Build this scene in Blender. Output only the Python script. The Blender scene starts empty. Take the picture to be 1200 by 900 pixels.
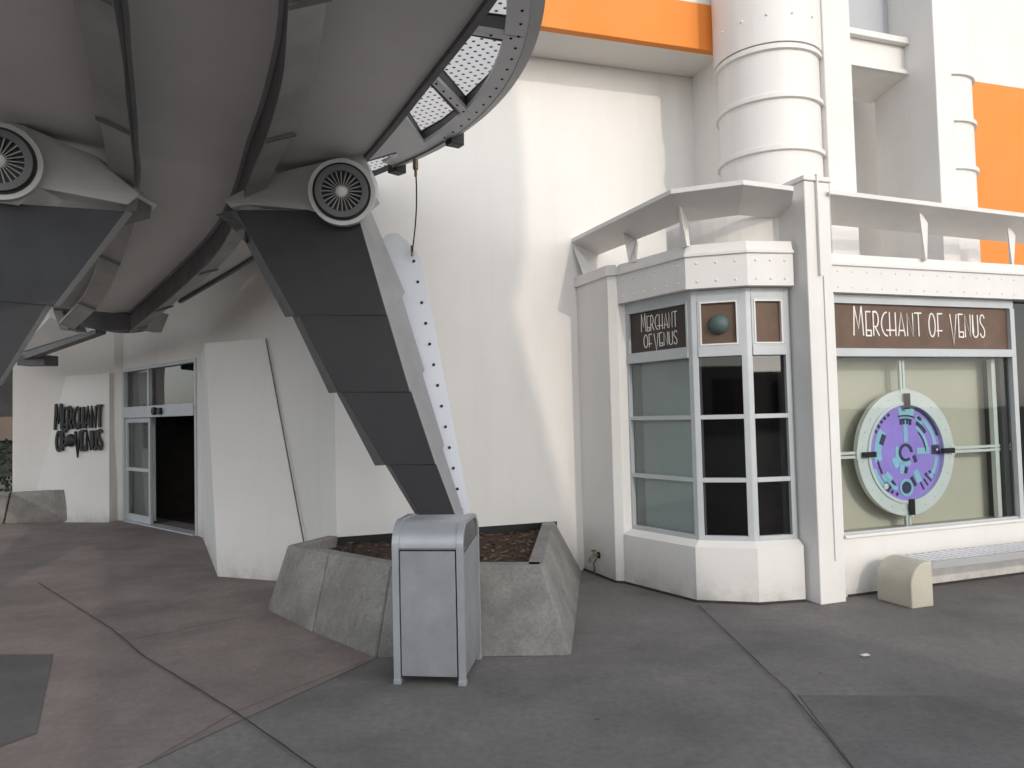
import bpy, bmesh, math, random
from mathutils import Vector as V, Matrix
random.seed(7)
scene = bpy.context.scene
C = bpy.data.collections.new("place"); scene.collection.children.link(C)
R = math.radians
# ------------------------------------------------------------------ camera model (surveying)
PITCH, ROLL, FPX, EYE = R(2.35), R(1.4), 880.0, 1.7
_F = V((0, math.cos(PITCH), math.sin(PITCH)))
_R0 = V((1, 0, 0)); _U0 = V((0, -math.sin(PITCH), math.cos(PITCH)))
_R = math.cos(ROLL)*_R0 - math.sin(ROLL)*_U0
_U = math.sin(ROLL)*_R0 + math.cos(ROLL)*_U0
_O = V((0, 0, EYE))
def _ray(x, y): return _F + _R*((x-600)/FPX) - _U*((y-450)/FPX)
def at(x, y, D):            # world point at distance D along +Y
    r = _ray(x, y); return _O + r*(D/r.y)
def atz(x, y, z):           # world point at height z
    r = _ray(x, y); return _O + r*((z-EYE)/r.z)
def atw(x, y, a, b):        # world point on the vertical wall through plan points a, b
    n = V((b[1]-a[1], -(b[0]-a[0]), 0)); r = _ray(x, y)
    return _O + r*((V((a[0], a[1], 0))-_O).dot(n)/r.dot(n))
def v3(p, z): return V((p[0], p[1], z))
Zup = V((0, 0, 1))

# ------------------------------------------------------------------ materials
def mat(name, col, rough=.6, metal=0, var=.06, vscale=1.2, fine=0, fscale=60, bump=0, bscale=120,
        grime=0, streak=0, tint=None, spec=.4, dist=.01, speck=0, speck_col=(.02,.02,.02), gcol=(.17,.14,.11), gum=0):
    m = bpy.data.materials.new(name); m.use_nodes = True
    nt = m.node_tree; N = nt.nodes; L = nt.links
    b = N["Principled BSDF"]; b.inputs["Roughness"].default_value = rough
    b.inputs["Metallic"].default_value = metal
    b.inputs["Specular IOR Level"].default_value = spec
    geo = N.new("ShaderNodeNewGeometry")
    def noise(scale, detail=4, rgh=.6, vec=None):
        n = N.new("ShaderNodeTexNoise"); n.inputs["Scale"].default_value = scale
        n.inputs["Detail"].default_value = detail; n.inputs["Roughness"].default_value = rgh
        L.new(vec or geo.outputs["Position"], n.inputs["Vector"]); return n
    def ramp(sock, a, bb, va=0., vb=1.):
        r = N.new("ShaderNodeMapRange"); r.inputs["From Min"].default_value = a; r.inputs["From Max"].default_value = bb
        r.inputs["To Min"].default_value = va; r.inputs["To Max"].default_value = vb
        L.new(sock, r.inputs["Value"]); return r.outputs["Result"]
    def mix(fac, A, B, mode='MIX'):
        x = N.new("ShaderNodeMix"); x.data_type = 'RGBA'; x.blend_type = mode
        if hasattr(fac, 'links'): L.new(fac, x.inputs[0])
        else: x.inputs[0].default_value = fac
        for s, i in ((A, 6), (B, 7)):
            if hasattr(s, 'links'): L.new(s, x.inputs[i])
            else: x.inputs[i].default_value = (*s, 1) if len(s) == 3 else s
        return x.outputs[2]
    def mul(a, b_):
        q = N.new("ShaderNodeMath"); q.operation = 'MULTIPLY'
        for k, s in ((0, a), (1, b_)):
            if hasattr(s, 'links'): L.new(s, q.inputs[k])
            else: q.inputs[k].default_value = s
        return q.outputs[0]
    dk = tuple(c*(1-var) for c in col); lt = tuple(min(1, c*(1+var)) for c in col)
    if tint: dk = tuple(a*(1-var) for a in tint)
    n1 = noise(vscale, 6)
    c = mix(ramp(n1.outputs[0], .3, .7), dk, lt)
    if fine:
        n2 = noise(fscale, 3)
        c = mix(ramp(n2.outputs[0], .3, .7, 0, fine), c, tuple(x*.5 for x in col))
    if gum:
        vo_ = N.new("ShaderNodeTexVoronoi"); vo_.inputs["Scale"].default_value = 2.6; vo_.inputs["Randomness"].default_value = 1
        L.new(geo.outputs["Position"], vo_.inputs["Vector"])
        nw = noise(1.3, 2)
        c = mix(mul(ramp(vo_.outputs["Distance"], .035, .055, gum, 0), ramp(nw.outputs[0], .48, .56)), c, tuple(x*.4 for x in col))
        ns = noise(.45, 7, .72)
        c = mix(ramp(ns.outputs[0], .52, .72, 0, .45), c, tuple(x*.55 for x in col))
        ns2 = noise(2.3, 5, .7)
        c = mix(ramp(ns2.outputs[0], .56, .74, 0, .35), c, tuple(min(1, x*1.5) for x in col))
    if speck:
        n4 = noise(fscale*1.7, 2)
        c = mix(ramp(n4.outputs[0], .62, .72, 0, speck), c, speck_col)
    if streak:
        mp = N.new("ShaderNodeMapping"); mp.inputs["Scale"].default_value = (3.1, 3.1, .2)
        L.new(geo.outputs["Position"], mp.inputs["Vector"])
        n3 = noise(1, 5, .65, mp.outputs[0])
        c = mix(ramp(n3.outputs[0], .5, .78, 0, streak), c, gcol)
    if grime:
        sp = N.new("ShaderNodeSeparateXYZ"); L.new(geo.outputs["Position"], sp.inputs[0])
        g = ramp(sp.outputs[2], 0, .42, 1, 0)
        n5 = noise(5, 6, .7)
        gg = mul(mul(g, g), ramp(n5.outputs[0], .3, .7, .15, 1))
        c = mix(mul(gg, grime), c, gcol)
    L.new(c, b.inputs["Base Color"])
    nr = noise(vscale*3, 4)
    L.new(ramp(nr.outputs[0], .3, .7, rough*.88, min(1, rough*1.12)), b.inputs["Roughness"])
    if bump:
        nb = noise(bscale, 5, .65)
        bp = N.new("ShaderNodeBump"); bp.inputs["Strength"].default_value = bump; bp.inputs["Distance"].default_value = dist
        L.new(nb.outputs[0], bp.inputs["Height"]); L.new(bp.outputs[0], b.inputs["Normal"])
    return m
M = {}
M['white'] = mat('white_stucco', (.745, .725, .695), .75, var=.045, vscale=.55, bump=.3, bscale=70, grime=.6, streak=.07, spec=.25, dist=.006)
M['trim'] = mat('white_gloss_paint', (.745, .725, .70), .5, var=.035, vscale=1.6, bump=.06, bscale=60, streak=.10)
M['soffit'] = mat('soffit_paint', (.72, .69, .65), .8, var=.03, streak=.0)
M['orange'] = mat('orange_paint', (.76, .245, .038), .65, var=.03, vscale=.8, bump=.15, bscale=90, streak=.04)
M['panel'] = mat('walkway_panel_paint', (.74, .728, .712), .7, var=.07, vscale=.7, bump=.06, bscale=8, streak=0)
M['rib'] = mat('rib_steel_paint', (.33, .32, .31), .45, metal=.1, var=.18, vscale=2.2, bump=.1, bscale=20)
M['ribdark'] = mat('rib_dark_paint', (.13, .128, .13), .55, var=.2, vscale=2.5)
M['dark'] = mat('charcoal_panel_paint', (.030, .030, .033), .55, var=.12, vscale=1.6, bump=.06, bscale=120, streak=.0)
M['grey'] = mat('grey_steel_paint', (.33, .33, .335), .5, metal=.15, var=.1, vscale=2.4, bump=.05, bscale=40)
M['armgrey'] = mat('arm_grey_paint', (.62, .62, .62), .5, metal=.0, var=.08, vscale=2.4)
M['hubring'] = mat('hub_ring_paint', (.14, .14, .145), .5, metal=.2, var=.1)
M['lightgrey'] = mat('light_grey_paint', (.68, .685, .70), .45, metal=.1, var=.05, vscale=2)
M['fin'] = mat('pale_blue_white_plate', (.74, .76, .82), .5, var=.03, vscale=3)
M['black'] = mat('black_paint', (.012, .012, .013), .5, var=.2)
M['blackmetal'] = mat('black_metal', (.03, .029, .028), .45, metal=.3, var=.2)
M['silver'] = mat('brushed_silver_paint', (.41, .425, .445), .38, metal=.4, var=.08, vscale=3, bump=.04, bscale=200)
M['silverpanel'] = mat('grey_panel_paint', (.335, .345, .358), .45, metal=.3, var=.12, vscale=4, bump=.12, bscale=30, streak=.3, fine=.12, fscale=90, grime=.5, gcol=(.13, .12, .11))
M['flap'] = mat('flap_steel', (.16, .165, .165), .35, metal=.6, var=.15, vscale=5)
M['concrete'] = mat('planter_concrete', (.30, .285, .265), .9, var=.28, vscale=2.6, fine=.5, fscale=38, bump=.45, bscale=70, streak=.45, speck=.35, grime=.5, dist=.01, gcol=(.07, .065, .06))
M['benchcon'] = mat('bench_concrete', (.56, .53, .44), .9, var=.1, vscale=5, fine=.2, fscale=70, bump=.4, bscale=90, streak=.2, grime=.4)
M['benchmetal'] = mat('bench_slat_paint', (.85, .84, .86), .45, metal=.2, var=.05)
M['asphalt'] = mat('dark_slurry_pavement', gum=.8, col= (.185, .174, .166), rough=.85, var=.34, vscale=.9, fine=.45, fscale=22, bump=.45, bscale=160, speck=.12, speck_col=(.2, .19, .18), dist=.006)
M['asphalt2'] = mat('darker_slurry_pavement', gum=.8, col= (.145, .140, .137), rough=.85, var=.28, vscale=1.3, fine=.4, fscale=26, bump=.45, bscale=160, speck=.1, speck_col=(.2, .19, .18), dist=.006)
M['mauve'] = mat('brown_stained_concrete', gum=.8, col= (.232, .194, .179), rough=.8, var=.27, vscale=1.1, fine=.36, fscale=24, bump=.3, bscale=140, speck=.1, speck_col=(.3, .27, .25), dist=.005)
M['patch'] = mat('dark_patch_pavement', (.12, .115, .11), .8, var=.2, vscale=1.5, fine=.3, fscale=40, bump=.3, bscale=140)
M['joint'] = mat('joint_sealant', (.045, .042, .04), .9, var=.3, vscale=9)
M['soil'] = mat('planter_soil', (.085, .048, .03), .95, var=.35, vscale=14, fine=.6, fscale=60, bump=1, bscale=50, dist=.04, speck=.5)
M['chips'] = mat('bark_chips', (.17, .10, .065), .9, var=.5, vscale=30)
M['alu'] = mat('window_frame_aluminium', (.49, .51, .525), .5, metal=.15, var=.05, vscale=4)
M['brown'] = mat('brown_sign_board', (.135, .08, .052), .55, var=.22, vscale=3.2, fine=.2, fscale=25, streak=.25, gcol=(.09, .055, .04))
M['browndark'] = mat('dark_brown_sign_board', (.055, .04, .033), .55, var=.15, vscale=3, fine=.2)
M['letters'] = mat('white_letter_paint', (.80, .77, .74), .5, var=.03)
M['teal'] = mat('teal_blind', (.74, .79, .76), .8, var=.06, vscale=1.4)
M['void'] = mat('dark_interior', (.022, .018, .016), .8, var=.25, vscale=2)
M['pink'] = mat('brown_interior', (.16, .115, .095), .8, var=.35, vscale=2)
M['backdrop'] = mat('display_backdrop', (.56, .545, .46), .8, var=.05, vscale=1.5)
M['ringpaint'] = mat('display_ring_paint', (.73, .79, .79), .45, metal=.1, var=.04, vscale=4)
M['purple'] = mat('purple_panel', (.40, .29, .80), .5, var=.1, vscale=4)
M['cyan'] = mat('cyan_panel', (.34, .68, .80), .5, var=.1, vscale=5)
M['indigo'] = mat('dark_indigo_panel', (.045, .05, .10), .5, var=.2, vscale=5)
M['ball'] = mat('green_grey_globe', (.09, .135, .125), .6, metal=.1, var=.2, vscale=9)
M['tan'] = mat('tan_wall', (.14, .105, .085), .8, var=.1)
M['tan2'] = mat('taupe_plaster', (.24, .22, .2), .8, var=.1)
M['far'] = mat('far_dark_wall', (.035, .034, .034), .8, var=.3)
M['leaf'] = mat('dark_leaves', (.04, .055, .025), .7, var=.5, vscale=8)
M['blocker'] = mat('blocker_grey', (.45, .44, .43), .8, var=.05)
M['paper'] = mat('paper_scrap', (.8, .78, .72), .8, var=.05)
M['brass'] = mat('weathered_brass', (.22, .17, .11), .5, metal=.6, var=.3, vscale=20)

def glass(name, tint, ior=1.5, rough=.02, dens=.0):
    m = bpy.data.materials.new(name); m.use_nodes = True
    nt = m.node_tree; N = nt.nodes; L = nt.links
    for n in list(N): N.remove(n)
    o = N.new("ShaderNodeOutputMaterial"); mx = N.new("ShaderNodeMixShader")
    t = N.new("ShaderNodeBsdfTransparent"); t.inputs[0].default_value = (*tint, 1)
    g = N.new("ShaderNodeBsdfGlossy"); g.inputs["Roughness"].default_value = rough
    fr = N.new("ShaderNodeFresnel"); fr.inputs[0].default_value = ior
    nz = N.new("ShaderNodeTexNoise"); nz.inputs["Scale"].default_value = 1.1; nz.inputs["Detail"].default_value = 1
    geo = N.new("ShaderNodeNewGeometry"); L.new(geo.outputs["Position"], nz.inputs["Vector"])
    bp = N.new("ShaderNodeBump"); bp.inputs["Strength"].default_value = .05; bp.inputs["Distance"].default_value = .05
    L.new(nz.outputs[0], bp.inputs["Height"]); L.new(bp.outputs[0], g.inputs["Normal"])
    L.new(fr.outputs[0], mx.inputs[0]); L.new(t.outputs[0], mx.inputs[1]); L.new(g.outputs[0], mx.inputs[2])
    L.new(mx.outputs[0], o.inputs[0]); return m
M['glass'] = glass('clear_glass', (.86, .89, .88))
M['glassdark'] = glass('smoked_glass', (.5, .5, .5), ior=1.6)

def perforated():
    m = bpy.data.materials.new('perforated_white_sheet'); m.use_nodes = True
    nt = m.node_tree; N = nt.nodes; L = nt.links
    for n in list(N): N.remove(n)
    o = N.new("ShaderNodeOutputMaterial")
    geo = N.new("ShaderNodeNewGeometry")
    mp = N.new("ShaderNodeMapping"); mp.inputs["Rotation"].default_value = (0, 0, R(28))
    mp.inputs["Scale"].default_value = (16, 16, 0)
    L.new(geo.outputs["Position"], mp.inputs["Vector"])
    fr = N.new("ShaderNodeVectorMath"); fr.operation = 'FRACTION'; L.new(mp.outputs[0], fr.inputs[0])
    sb = N.new("ShaderNodeVectorMath"); sb.operation = 'DISTANCE'; sb.inputs[1].default_value = (.5, .5, 0)
    L.new(fr.outputs[0], sb.inputs[0])
    r = N.new("ShaderNodeMapRange"); r.inputs["From Min"].default_value = .17; r.inputs["From Max"].default_value = .23
    L.new(sb.outputs["Value"], r.inputs["Value"])
    cr = N.new("ShaderNodeMix"); cr.data_type = 'RGBA'
    cr.inputs[6].default_value = (.10, .09, .08, 1); cr.inputs[7].default_value = (.9, .89, .87, 1)
    L.new(r.outputs[0], cr.inputs[0])
    d = N.new("ShaderNodeBsdfDiffuse"); t = N.new("ShaderNodeBsdfTranslucent")
    L.new(cr.outputs[2], d.inputs[0]); L.new(cr.outputs[2], t.inputs[0])
    mx = N.new("ShaderNodeMixShader"); mx.inputs[0].default_value = .75
    L.new(d.outputs[0], mx.inputs[1]); L.new(t.outputs[0], mx.inputs[2]); L.new(mx.outputs[0], o.inputs[0])
    return m
M['perf'] = perforated()

# ------------------------------------------------------------------ mesh building
ORG = {}
def org(o): return ORG.get(o.name, V((0, 0, 0)))
def thing(name, label, cat, loc=(0, 0, 0), group=None):
    o = bpy.data.objects.new(name, None); C.objects.link(o)
    o.location = loc; o.empty_display_size = .1
    o['label'] = label; o['category'] = cat
    if group: o['group'] = group
    ORG[o.name] = V(loc); return o
def tag(o, label, cat, group=None):
    o['label'] = label; o['category'] = cat
    if group: o['group'] = group
    return o
class MB:
    def __init__(s): s.v = []; s.f = []; s.m = []; s.mi = 0; s.sm = []; s.smooth = False
    def add(s, vs, fs):
        k = len(s.v); s.v += [V(p) for p in vs]
        for f in fs: s.f.append([i+k for i in f]); s.m.append(s.mi); s.sm.append(s.smooth)
        return s
    def quad(s, *p): return s.add(p, [list(range(len(p)))])
    def prism(s, pts, vec):
        n = len(pts); vec = V(vec)
        vs = [V(p) for p in pts] + [V(p)+vec for p in pts]
        return s.add(vs, [list(range(n))[::-1], list(range(n, 2*n))] + [[i, (i+1) % n, n+(i+1) % n, n+i] for i in range(n)])
    def loft(s, A, B):          # two closed loops of equal count
        n = len(A)
        return s.add(list(A)+list(B), [list(range(n))[::-1], list(range(n, 2*n))] + [[i, (i+1) % n, n+(i+1) % n, n+i] for i in range(n)])
    def vprism(s, plan, z0, z1): return s.prism([v3(p, z0) for p in plan], (0, 0, z1-z0))
    def box(s, o, a, b, c):     # corner + three edge vectors
        o, a, b, c = V(o), V(a), V(b), V(c); return s.prism([o, o+a, o+a+b, o+b], c)
    def pane(s, o, a, b, n):    # single glass sheet facing n
        o, a, b = V(o), V(a), V(b); P_ = [o, o+a, o+a+b, o+b]
        if a.cross(b).dot(V(n)) < 0: P_ = P_[::-1]
        return s.add(P_, [[0, 1, 2, 3]])
    def cyl(s, p, q, r, r2=None, n=24, caps=True):
        p, q = V(p), V(q); r2 = r if r2 is None else r2; ax = (q-p).normalized()
        t = ax.orthogonal().normalized(); b = ax.cross(t)
        A = [p+(t*math.cos(2*math.pi*i/n)+b*math.sin(2*math.pi*i/n))*r for i in range(n)]
        B = [q+(t*math.cos(2*math.pi*i/n)+b*math.sin(2*math.pi*i/n))*r2 for i in range(n)]
        sm = s.smooth; s.smooth = True
        s.add(A+B, [[i, (i+1) % n, n+(i+1) % n, n+i] for i in range(n)])
        s.smooth = False
        if caps: s.add(A, [list(range(n))[::-1]]); s.add(B, [list(range(n))])
        s.smooth = sm; return s
    def annulus(s, c, ax, r0, r1, th, n=48):   # flat ring, thickness th along ax
        c, ax = V(c), V(ax).normalized(); t = ax.orthogonal().normalized(); b = ax.cross(t)
        def ring(r, h): return [c+ax*h+(t*math.cos(2*math.pi*i/n)+b*math.sin(2*math.pi*i/n))*r for i in range(n)]
        rs = [ring(r1, 0), ring(r1, th), ring(r0, th), ring(r0, 0)]
        vs = sum(rs, []); fs = []
        for k in range(4):
            for i in range(n): fs.append([k*n+i, k*n+(i+1) % n, ((k+1) % 4)*n+(i+1) % n, ((k+1) % 4)*n+i])
        return s.add(vs, fs)
    def dome(s, c, ax, r, n=10, rings=3, flat=1.0):
        c, ax = V(c), V(ax).normalized(); t = ax.orthogonal().normalized(); b = ax.cross(t)
        vs = []; fs = []
        for k in range(rings):
            a = math.pi/2*k/rings
            for i in range(n):
                vs.append(c+ax*(r*flat*math.sin(a))+(t*math.cos(2*math.pi*i/n)+b*math.sin(2*math.pi*i/n))*r*math.cos(a))
        vs.append(c+ax*r*flat)
        for k in range(rings-1):
            for i in range(n): fs.append([k*n+i, k*n+(i+1) % n, (k+1)*n+(i+1) % n, (k+1)*n+i])
        for i in range(n): fs.append([(rings-1)*n+i, (rings-1)*n+(i+1) % n, rings*n])
        sm = s.smooth; s.smooth = True; s.add(vs, fs); s.smooth = sm; return s
    def tube(s, pts, r, n=8):
        for a, b in zip(pts[:-1], pts[1:]): s.cyl(a, b, r, n=n)
        return s
    def sweep(s, path, sect, closed_sect=True):    # path: list of (point, side_vector, up_vector); sect: list of (side, up)
        n = len(sect); vs = []; fs = []
        for p, sd, up in path:
            for a, b in sect: vs.append(V(p)+V(sd)*a+V(up)*b)
        for k in range(len(path)-1):
            for i in range(n if closed_sect else n-1):
                fs.append([k*n+i, k*n+(i+1) % n, (k+1)*n+(i+1) % n, (k+1)*n+i])
        if closed_sect: fs.append(list(range(n))); fs.append([(len(path)-1)*n+i for i in range(n)][::-1])
        return s.add(vs, fs)
    def build(s, name, m, parent=None, bevel=0, recalc=True, segs=2):
        o_ = org(parent) if parent else V((0, 0, 0))
        me = bpy.data.meshes.new(name)
        me.from_pydata([tuple(p-o_) for p in s.v], [], s.f)
        ms = m if isinstance(m, (list, tuple)) else [m]
        for k in ms: me.materials.append(k)
        for p, mi, sm in zip(me.polygons, s.m, s.sm): p.material_index = mi; p.use_smooth = sm
        if recalc:
            bm = bmesh.new(); bm.from_mesh(me); bmesh.ops.recalc_face_normals(bm, faces=bm.faces); bm.to_mesh(me); bm.free()
        o = bpy.data.objects.new(name, me); C.objects.link(o)
        if parent: o.parent = parent; ORG[o.name] = o_
        if bevel:
            md = o.modifiers.new("bevel", 'BEVEL'); md.width = bevel; md.segments = segs; md.limit_method = 'ANGLE'; md.angle_limit = R(35)
            md.harden_normals = False
        return o
def struct(o): o['kind'] = 'structure'; return o
def lerp(a, b, t): return a+(b-a)*t
def catmull(pts, n=10):
    P = [V(p) for p in pts]; P = [P[0]*2-P[1]]+P+[P[-1]*2-P[-2]]; out = []
    for i in range(1, len(P)-2):
        for k in range(n):
            t = k/n; a, b, c, d = P[i-1], P[i], P[i+1], P[i+2]
            out.append(.5*((2*b)+(c-a)*t+(2*a-5*b+4*c-d)*t*t+(3*b-a-3*c+d)*t**3))
    return out+[P[-2]]

# ------------------------------------------------------------------ art deco lettering as strokes
def arc(cx, cy, rx, ry, a0, a1, n=14):
    return [(cx+rx*math.cos(R(a0+(a1-a0)*i/n)), cy+ry*math.sin(R(a0+(a1-a0)*i/n))) for i in range(n+1)]
GLY = {
 'M': (.56, [[(.0, 0), (.06, 1.22)], [(.06, 1.22), (.27, .3), (.46, 1.22)], [(.46, 1.22), (.54, 0)]]),
 'E': (.30, [[(.3, 1), (.02, 1), (.02, 0), (.3, 0), (.3, .22), (.02, .22)]]),
 'R': (.36, [[(.02, 0), (.02, 1), (.16, 1)]+arc(.16, .69, .15, .31, 90, -90)+[(.04, .38)], [(.12, .38), (.36, 0)]]),
 'C': (.36, [arc(.36, .5, .34, .5, 90, 270)]),
 'H': (.40, [[(.02, 0), (.02, 1)], [(.36, 1), (.36, 0)], [(-.2, .24), (.36, .24)]]),
 'A': (.40, [[(.0, 0), (.2, 1), (.4, 0)], [(.05, .24), (.35, .24)]]),
 'N': (.38, [[(.02, 0), (.02, 1), (.36, 0), (.36, 1)]]),
 'T': (.36, [[(-.04, 1), (.4, 1)], [(.2, 1), (.2, 0)]]),
 'O': (.40, [arc(.2, .5, .19, .5, 90, 450, 26)]),
 'F': (.32, [[(.34, 1), (.04, 1), (.04, 0)], [(-.06, .26), (.3, .26)]]),
 'V': (.40, [[(.0, 1), (.2, -.34), (.4, 1)]]),
 'U': (.36, [[(.02, 1), (.02, .2)]+arc(.18, .2, .16, .2, 180, 360, 10)+[(.34, 1)]]),
 'S': (.30, [arc(.16, .76, .14, .24, 20, 200, 10)+[(.06, .62), (.24, .4)]+arc(.15, .22, .14, .22, 30, -170, 10)]),
}
def strip(mb, pts, th, X, Yv, O_, Nn, depth, off):
    P = [V((p[0], p[1])) for p in pts]; n = len(P); A = []; B = []
    for i in range(n):
        d0 = (P[i]-P[i-1]).normalized() if i > 0 else None
        d1 = (P[i+1]-P[i]).normalized() if i < n-1 else None
        if d0 is None: d0 = d1
        if d1 is None: d1 = d0
        m0 = V((-d0.y, d0.x)); m1 = V((-d1.y, d1.x)); m = m0+m1
        m = m/max(.35, m.length_squared/2) if m.length > .01 else m0
        if m.length > 1.8: m = m.normalized()*1.8
        A.append(P[i]+m*th/2); B.append(P[i]-m*th/2)
    def w(p, h): return O_+X*p.x+Yv*p.y+Nn*(h+off)
    vs = []
    for a, b in zip(A, B): vs += [w(a, 0), w(b, 0), w(b, depth), w(a, depth)]
    fs = []
    for i in range(n-1):
        for k in range(4): fs.append([i*4+k, i*4+(k+1) % 4, i*4+4+(k+1) % 4, i*4+4+k])
    fs += [[0, 1, 2, 3], [(n-1)*4+3, (n-1)*4+2, (n-1)*4+1, (n-1)*4]]
    mb.add(vs, fs)
def text_width(t, gap, space=.3): return sum((space if c == ' ' else GLY[c][0]+gap) for c in t)-gap
def write(mb, text, O_, X, Yv, Nn, size, width=None, th=.07, gap=.12, depth=.01, space=.3):
    w0 = text_width(text, gap, space); sx = (width/(w0*size)) if width else 1
    x = 0; k = 0
    for c in text:
        if c == ' ': x += space; continue
        w, st = GLY[c]
        for s in st:
            strip(mb, [((x+p[0])*size*sx, p[1]*size) for p in s], th*size, X, Yv, O_, Nn, depth, .0007*k); k = (k+1) % 5
        x += w+gap

# ------------------------------------------------------------------ ground
def sheet(name, pts, z, m):
    mb = MB(); mb.quad(*[V((p[0], p[1], z)) for p in pts]); return struct(mb.build(name, m, recalc=False))
def gp(x, y): p = atz(x, y, 0); return (p.x, p.y)
sheet('ground', [(-400, -400), (400, -400), (400, 400), (-400, 400)], 0, M['asphalt'])
# brown stained concrete on the left, its edge runs diagonally to the planter
e0 = gp(440, 772); e1 = gp(180, 892)
dx = V((e1[0]-e0[0], e1[1]-e0[1])).normalized()
sheet('pavement', [e0, (e0[0]+dx.x*6, e0[1]+dx.y*6), (-16, -2), (-22, 13.2), (-6, 14.5), (-1.2, 8.5), (-.9, 6)], .004, M['mauve'])
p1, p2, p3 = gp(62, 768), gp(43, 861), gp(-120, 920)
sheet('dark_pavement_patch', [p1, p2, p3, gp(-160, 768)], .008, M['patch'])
q = [gp(936, 815), gp(1004, 905), gp(1500, 1000), gp(1500, 818)]
sheet('resurfaced_ground', [(a[0], a[1]) for a in q], .004, M['asphalt2'])
def joint(name, pts, w, z):
    P = [V(gp(*p)) for p in pts]; Q = []
    for a, b in zip(P[:-1], P[1:]):
        n = max(2, int((b-a).length/.12))
        for i in range(n): Q.append(lerp(a, b, i/n))
    Q.append(P[-1]); mb = MB(); L_, R_ = [], []
    for i, p in enumerate(Q):
        d = (Q[min(i+1, len(Q)-1)]-Q[max(i-1, 0)]).normalized(); n = V((-d.y, d.x))
        j = random.uniform(-.0025, .0025); ww = w*random.uniform(.7, 1.15)
        L_.append(p+n*(ww/2+j)); R_.append(p-n*(ww/2-j))
    for i in range(len(Q)-1): mb.quad(v3(L_[i], z), v3(L_[i+1], z), v3(R_[i+1], z), v3(R_[i], z))
    return struct(mb.build(name, M['joint'], recalc=False))
joint('pavement_joint', [(45, 684), (130, 738), (170, 772), (275, 836), (372, 905)], .011, .014)
joint('pavement_joint', [(150, 752), (312, 719)], .008, .014)
joint('pavement_joint', [(818, 710), (870, 760), (893, 783), (925, 812), (1003, 908)], .011, .014)
joint('pavement_joint', [(430, 776), (275, 837), (180, 893)], .005, .014)

# ------------------------------------------------------------------ plan of the buildings
def du(deg): return V((math.sin(R(deg)), math.cos(R(deg)), 0))
W0 = V((.728, 8.219, 0)); dM = du(72); nM = V((dM.y, -dM.x, 0))            # main wall
K = W0 - dM*2.61                                                            # convex corner behind the planter
W1 = W0 + dM*1.555                                                          # return beside the cylinder
doorR = V((-4.768, 11.35, 0)); doorL = V((-6.925, 13.364, 0))
dD = (doorR-doorL).normalized(); nD = V((dD.y, -dD.x, 0))
if nD.y > 0: nD = -nD
WLc = V((-9.02, 13.55, 0))
dK = (K-doorR).normalized(); nK = V((dK.y, -dK.x, 0)); nK = -nK if nK.y > 0 else nK

# ================================================================== main white building
B = thing('shop_building', 'large plain white stucco building with orange roof fascia and dark sliding door entrance', 'building', (K.x, K.y, 0))
def wallslab(mb, a, b, z0, z1, n, t=.3):      # outer face a-b, thickness behind
    a, b = V((a[0], a[1], 0)), V((b[0], b[1], 0)); mb.prism([a+Zup*z0, b+Zup*z0, b-n*t+Zup*z0, a-n*t+Zup*z0], Zup*(z1-z0))
ZS = 5.62
mb = MB()
# left wall with the door opening: door zone handled by pieces
nW = V((doorL.x-WLc.x, doorL.y-WLc.y, 0)).normalized(); nW = V((nW.y, -nW.x, 0))
mb.vprism([K, K+dM*14, K+dM*14-nM*.35, K-nM*.5+V((-.02, 0, 0))], 0, 9)     # main wall
mb.build('wall', M['white'], B)
DJ = doorL + dD*.0; zT = 2.68
mb = MB()
k1 = doorR-nK*.3; k2 = K-nK*.4+dK*.0
mb.vprism([doorR, K, K-nM*.5+V((-.02, 0, 0)), doorR+V((.55, .05, 0))], 0, 9)
mb.build('side_wall', M['white'], B)
mb = MB()
mb.vprism([doorL, doorR, doorR-nD*.25, doorL-nD*.25], zT, 9)
mb.vprism([V((*gp(129, 612), 0))+V((0, .15, 0)), doorL+dD*.005, doorL-nD*.27, V((-7.5, 14.4, 0))], 0, 9)
mb.vprism([WLc, V((-7.25, 14.35, 0)), V((-7.2, 14.7, 0)), WLc+V((.1, .5, 0))], 0, 9)
mb.vprism([WLc, WLc+V((.1, .5, 0)), WLc+V((.6, 6, 0)), WLc+V((.2, 6, 0))], 0, 9)
mb.build('entrance_wall', M['white'], B)
# soffit and orange fascia along the main wall
so = .62
S0 = K+dM*.2; S1 = W1+dM*.02
mb = MB(); mb.vprism([S0+nM*.005, S1+nM*.005, S1+nM*so, S0+nM*so], ZS, ZS+.12); mb.build('soffit', M['soffit'], B)
mb = MB(); mb.vprism([S0+nM*(so-.06), S1+nM*(so-.06)+dM*.3, S1+nM*(so+.035)+dM*.3, S0+nM*(so+.035)], ZS-.012, 6.12); mb.build('fascia', M['orange'], B, bevel=.006)
mb = MB(); mb.vprism([S0+nM*.005, S1+nM*.005, S1+nM*(so+.02), S0+nM*(so+.02)], 6.122, 8.8); mb.build('parapet', M['white'], B)
# orange painted field on the right part of the main wall
mb = MB(); a = K+dM*7.7; b = K+dM*14
mb.vprism([a+nM*.012, b+nM*.012, b+nM*.001, a+nM*.001], 2.8, 6.08); mb.build('painted_band', M['orange'], B)
# black trim where the wall meets the planter soil
mb = MB(); mb.vprism([K+nM*.012-dM*.01, W0+nM*.012-dM*.3, W0+nM*.002-dM*.3, K+nM*.002-dM*.01], .40, .545); mb.build('base_trim', M['black'], B)
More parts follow.
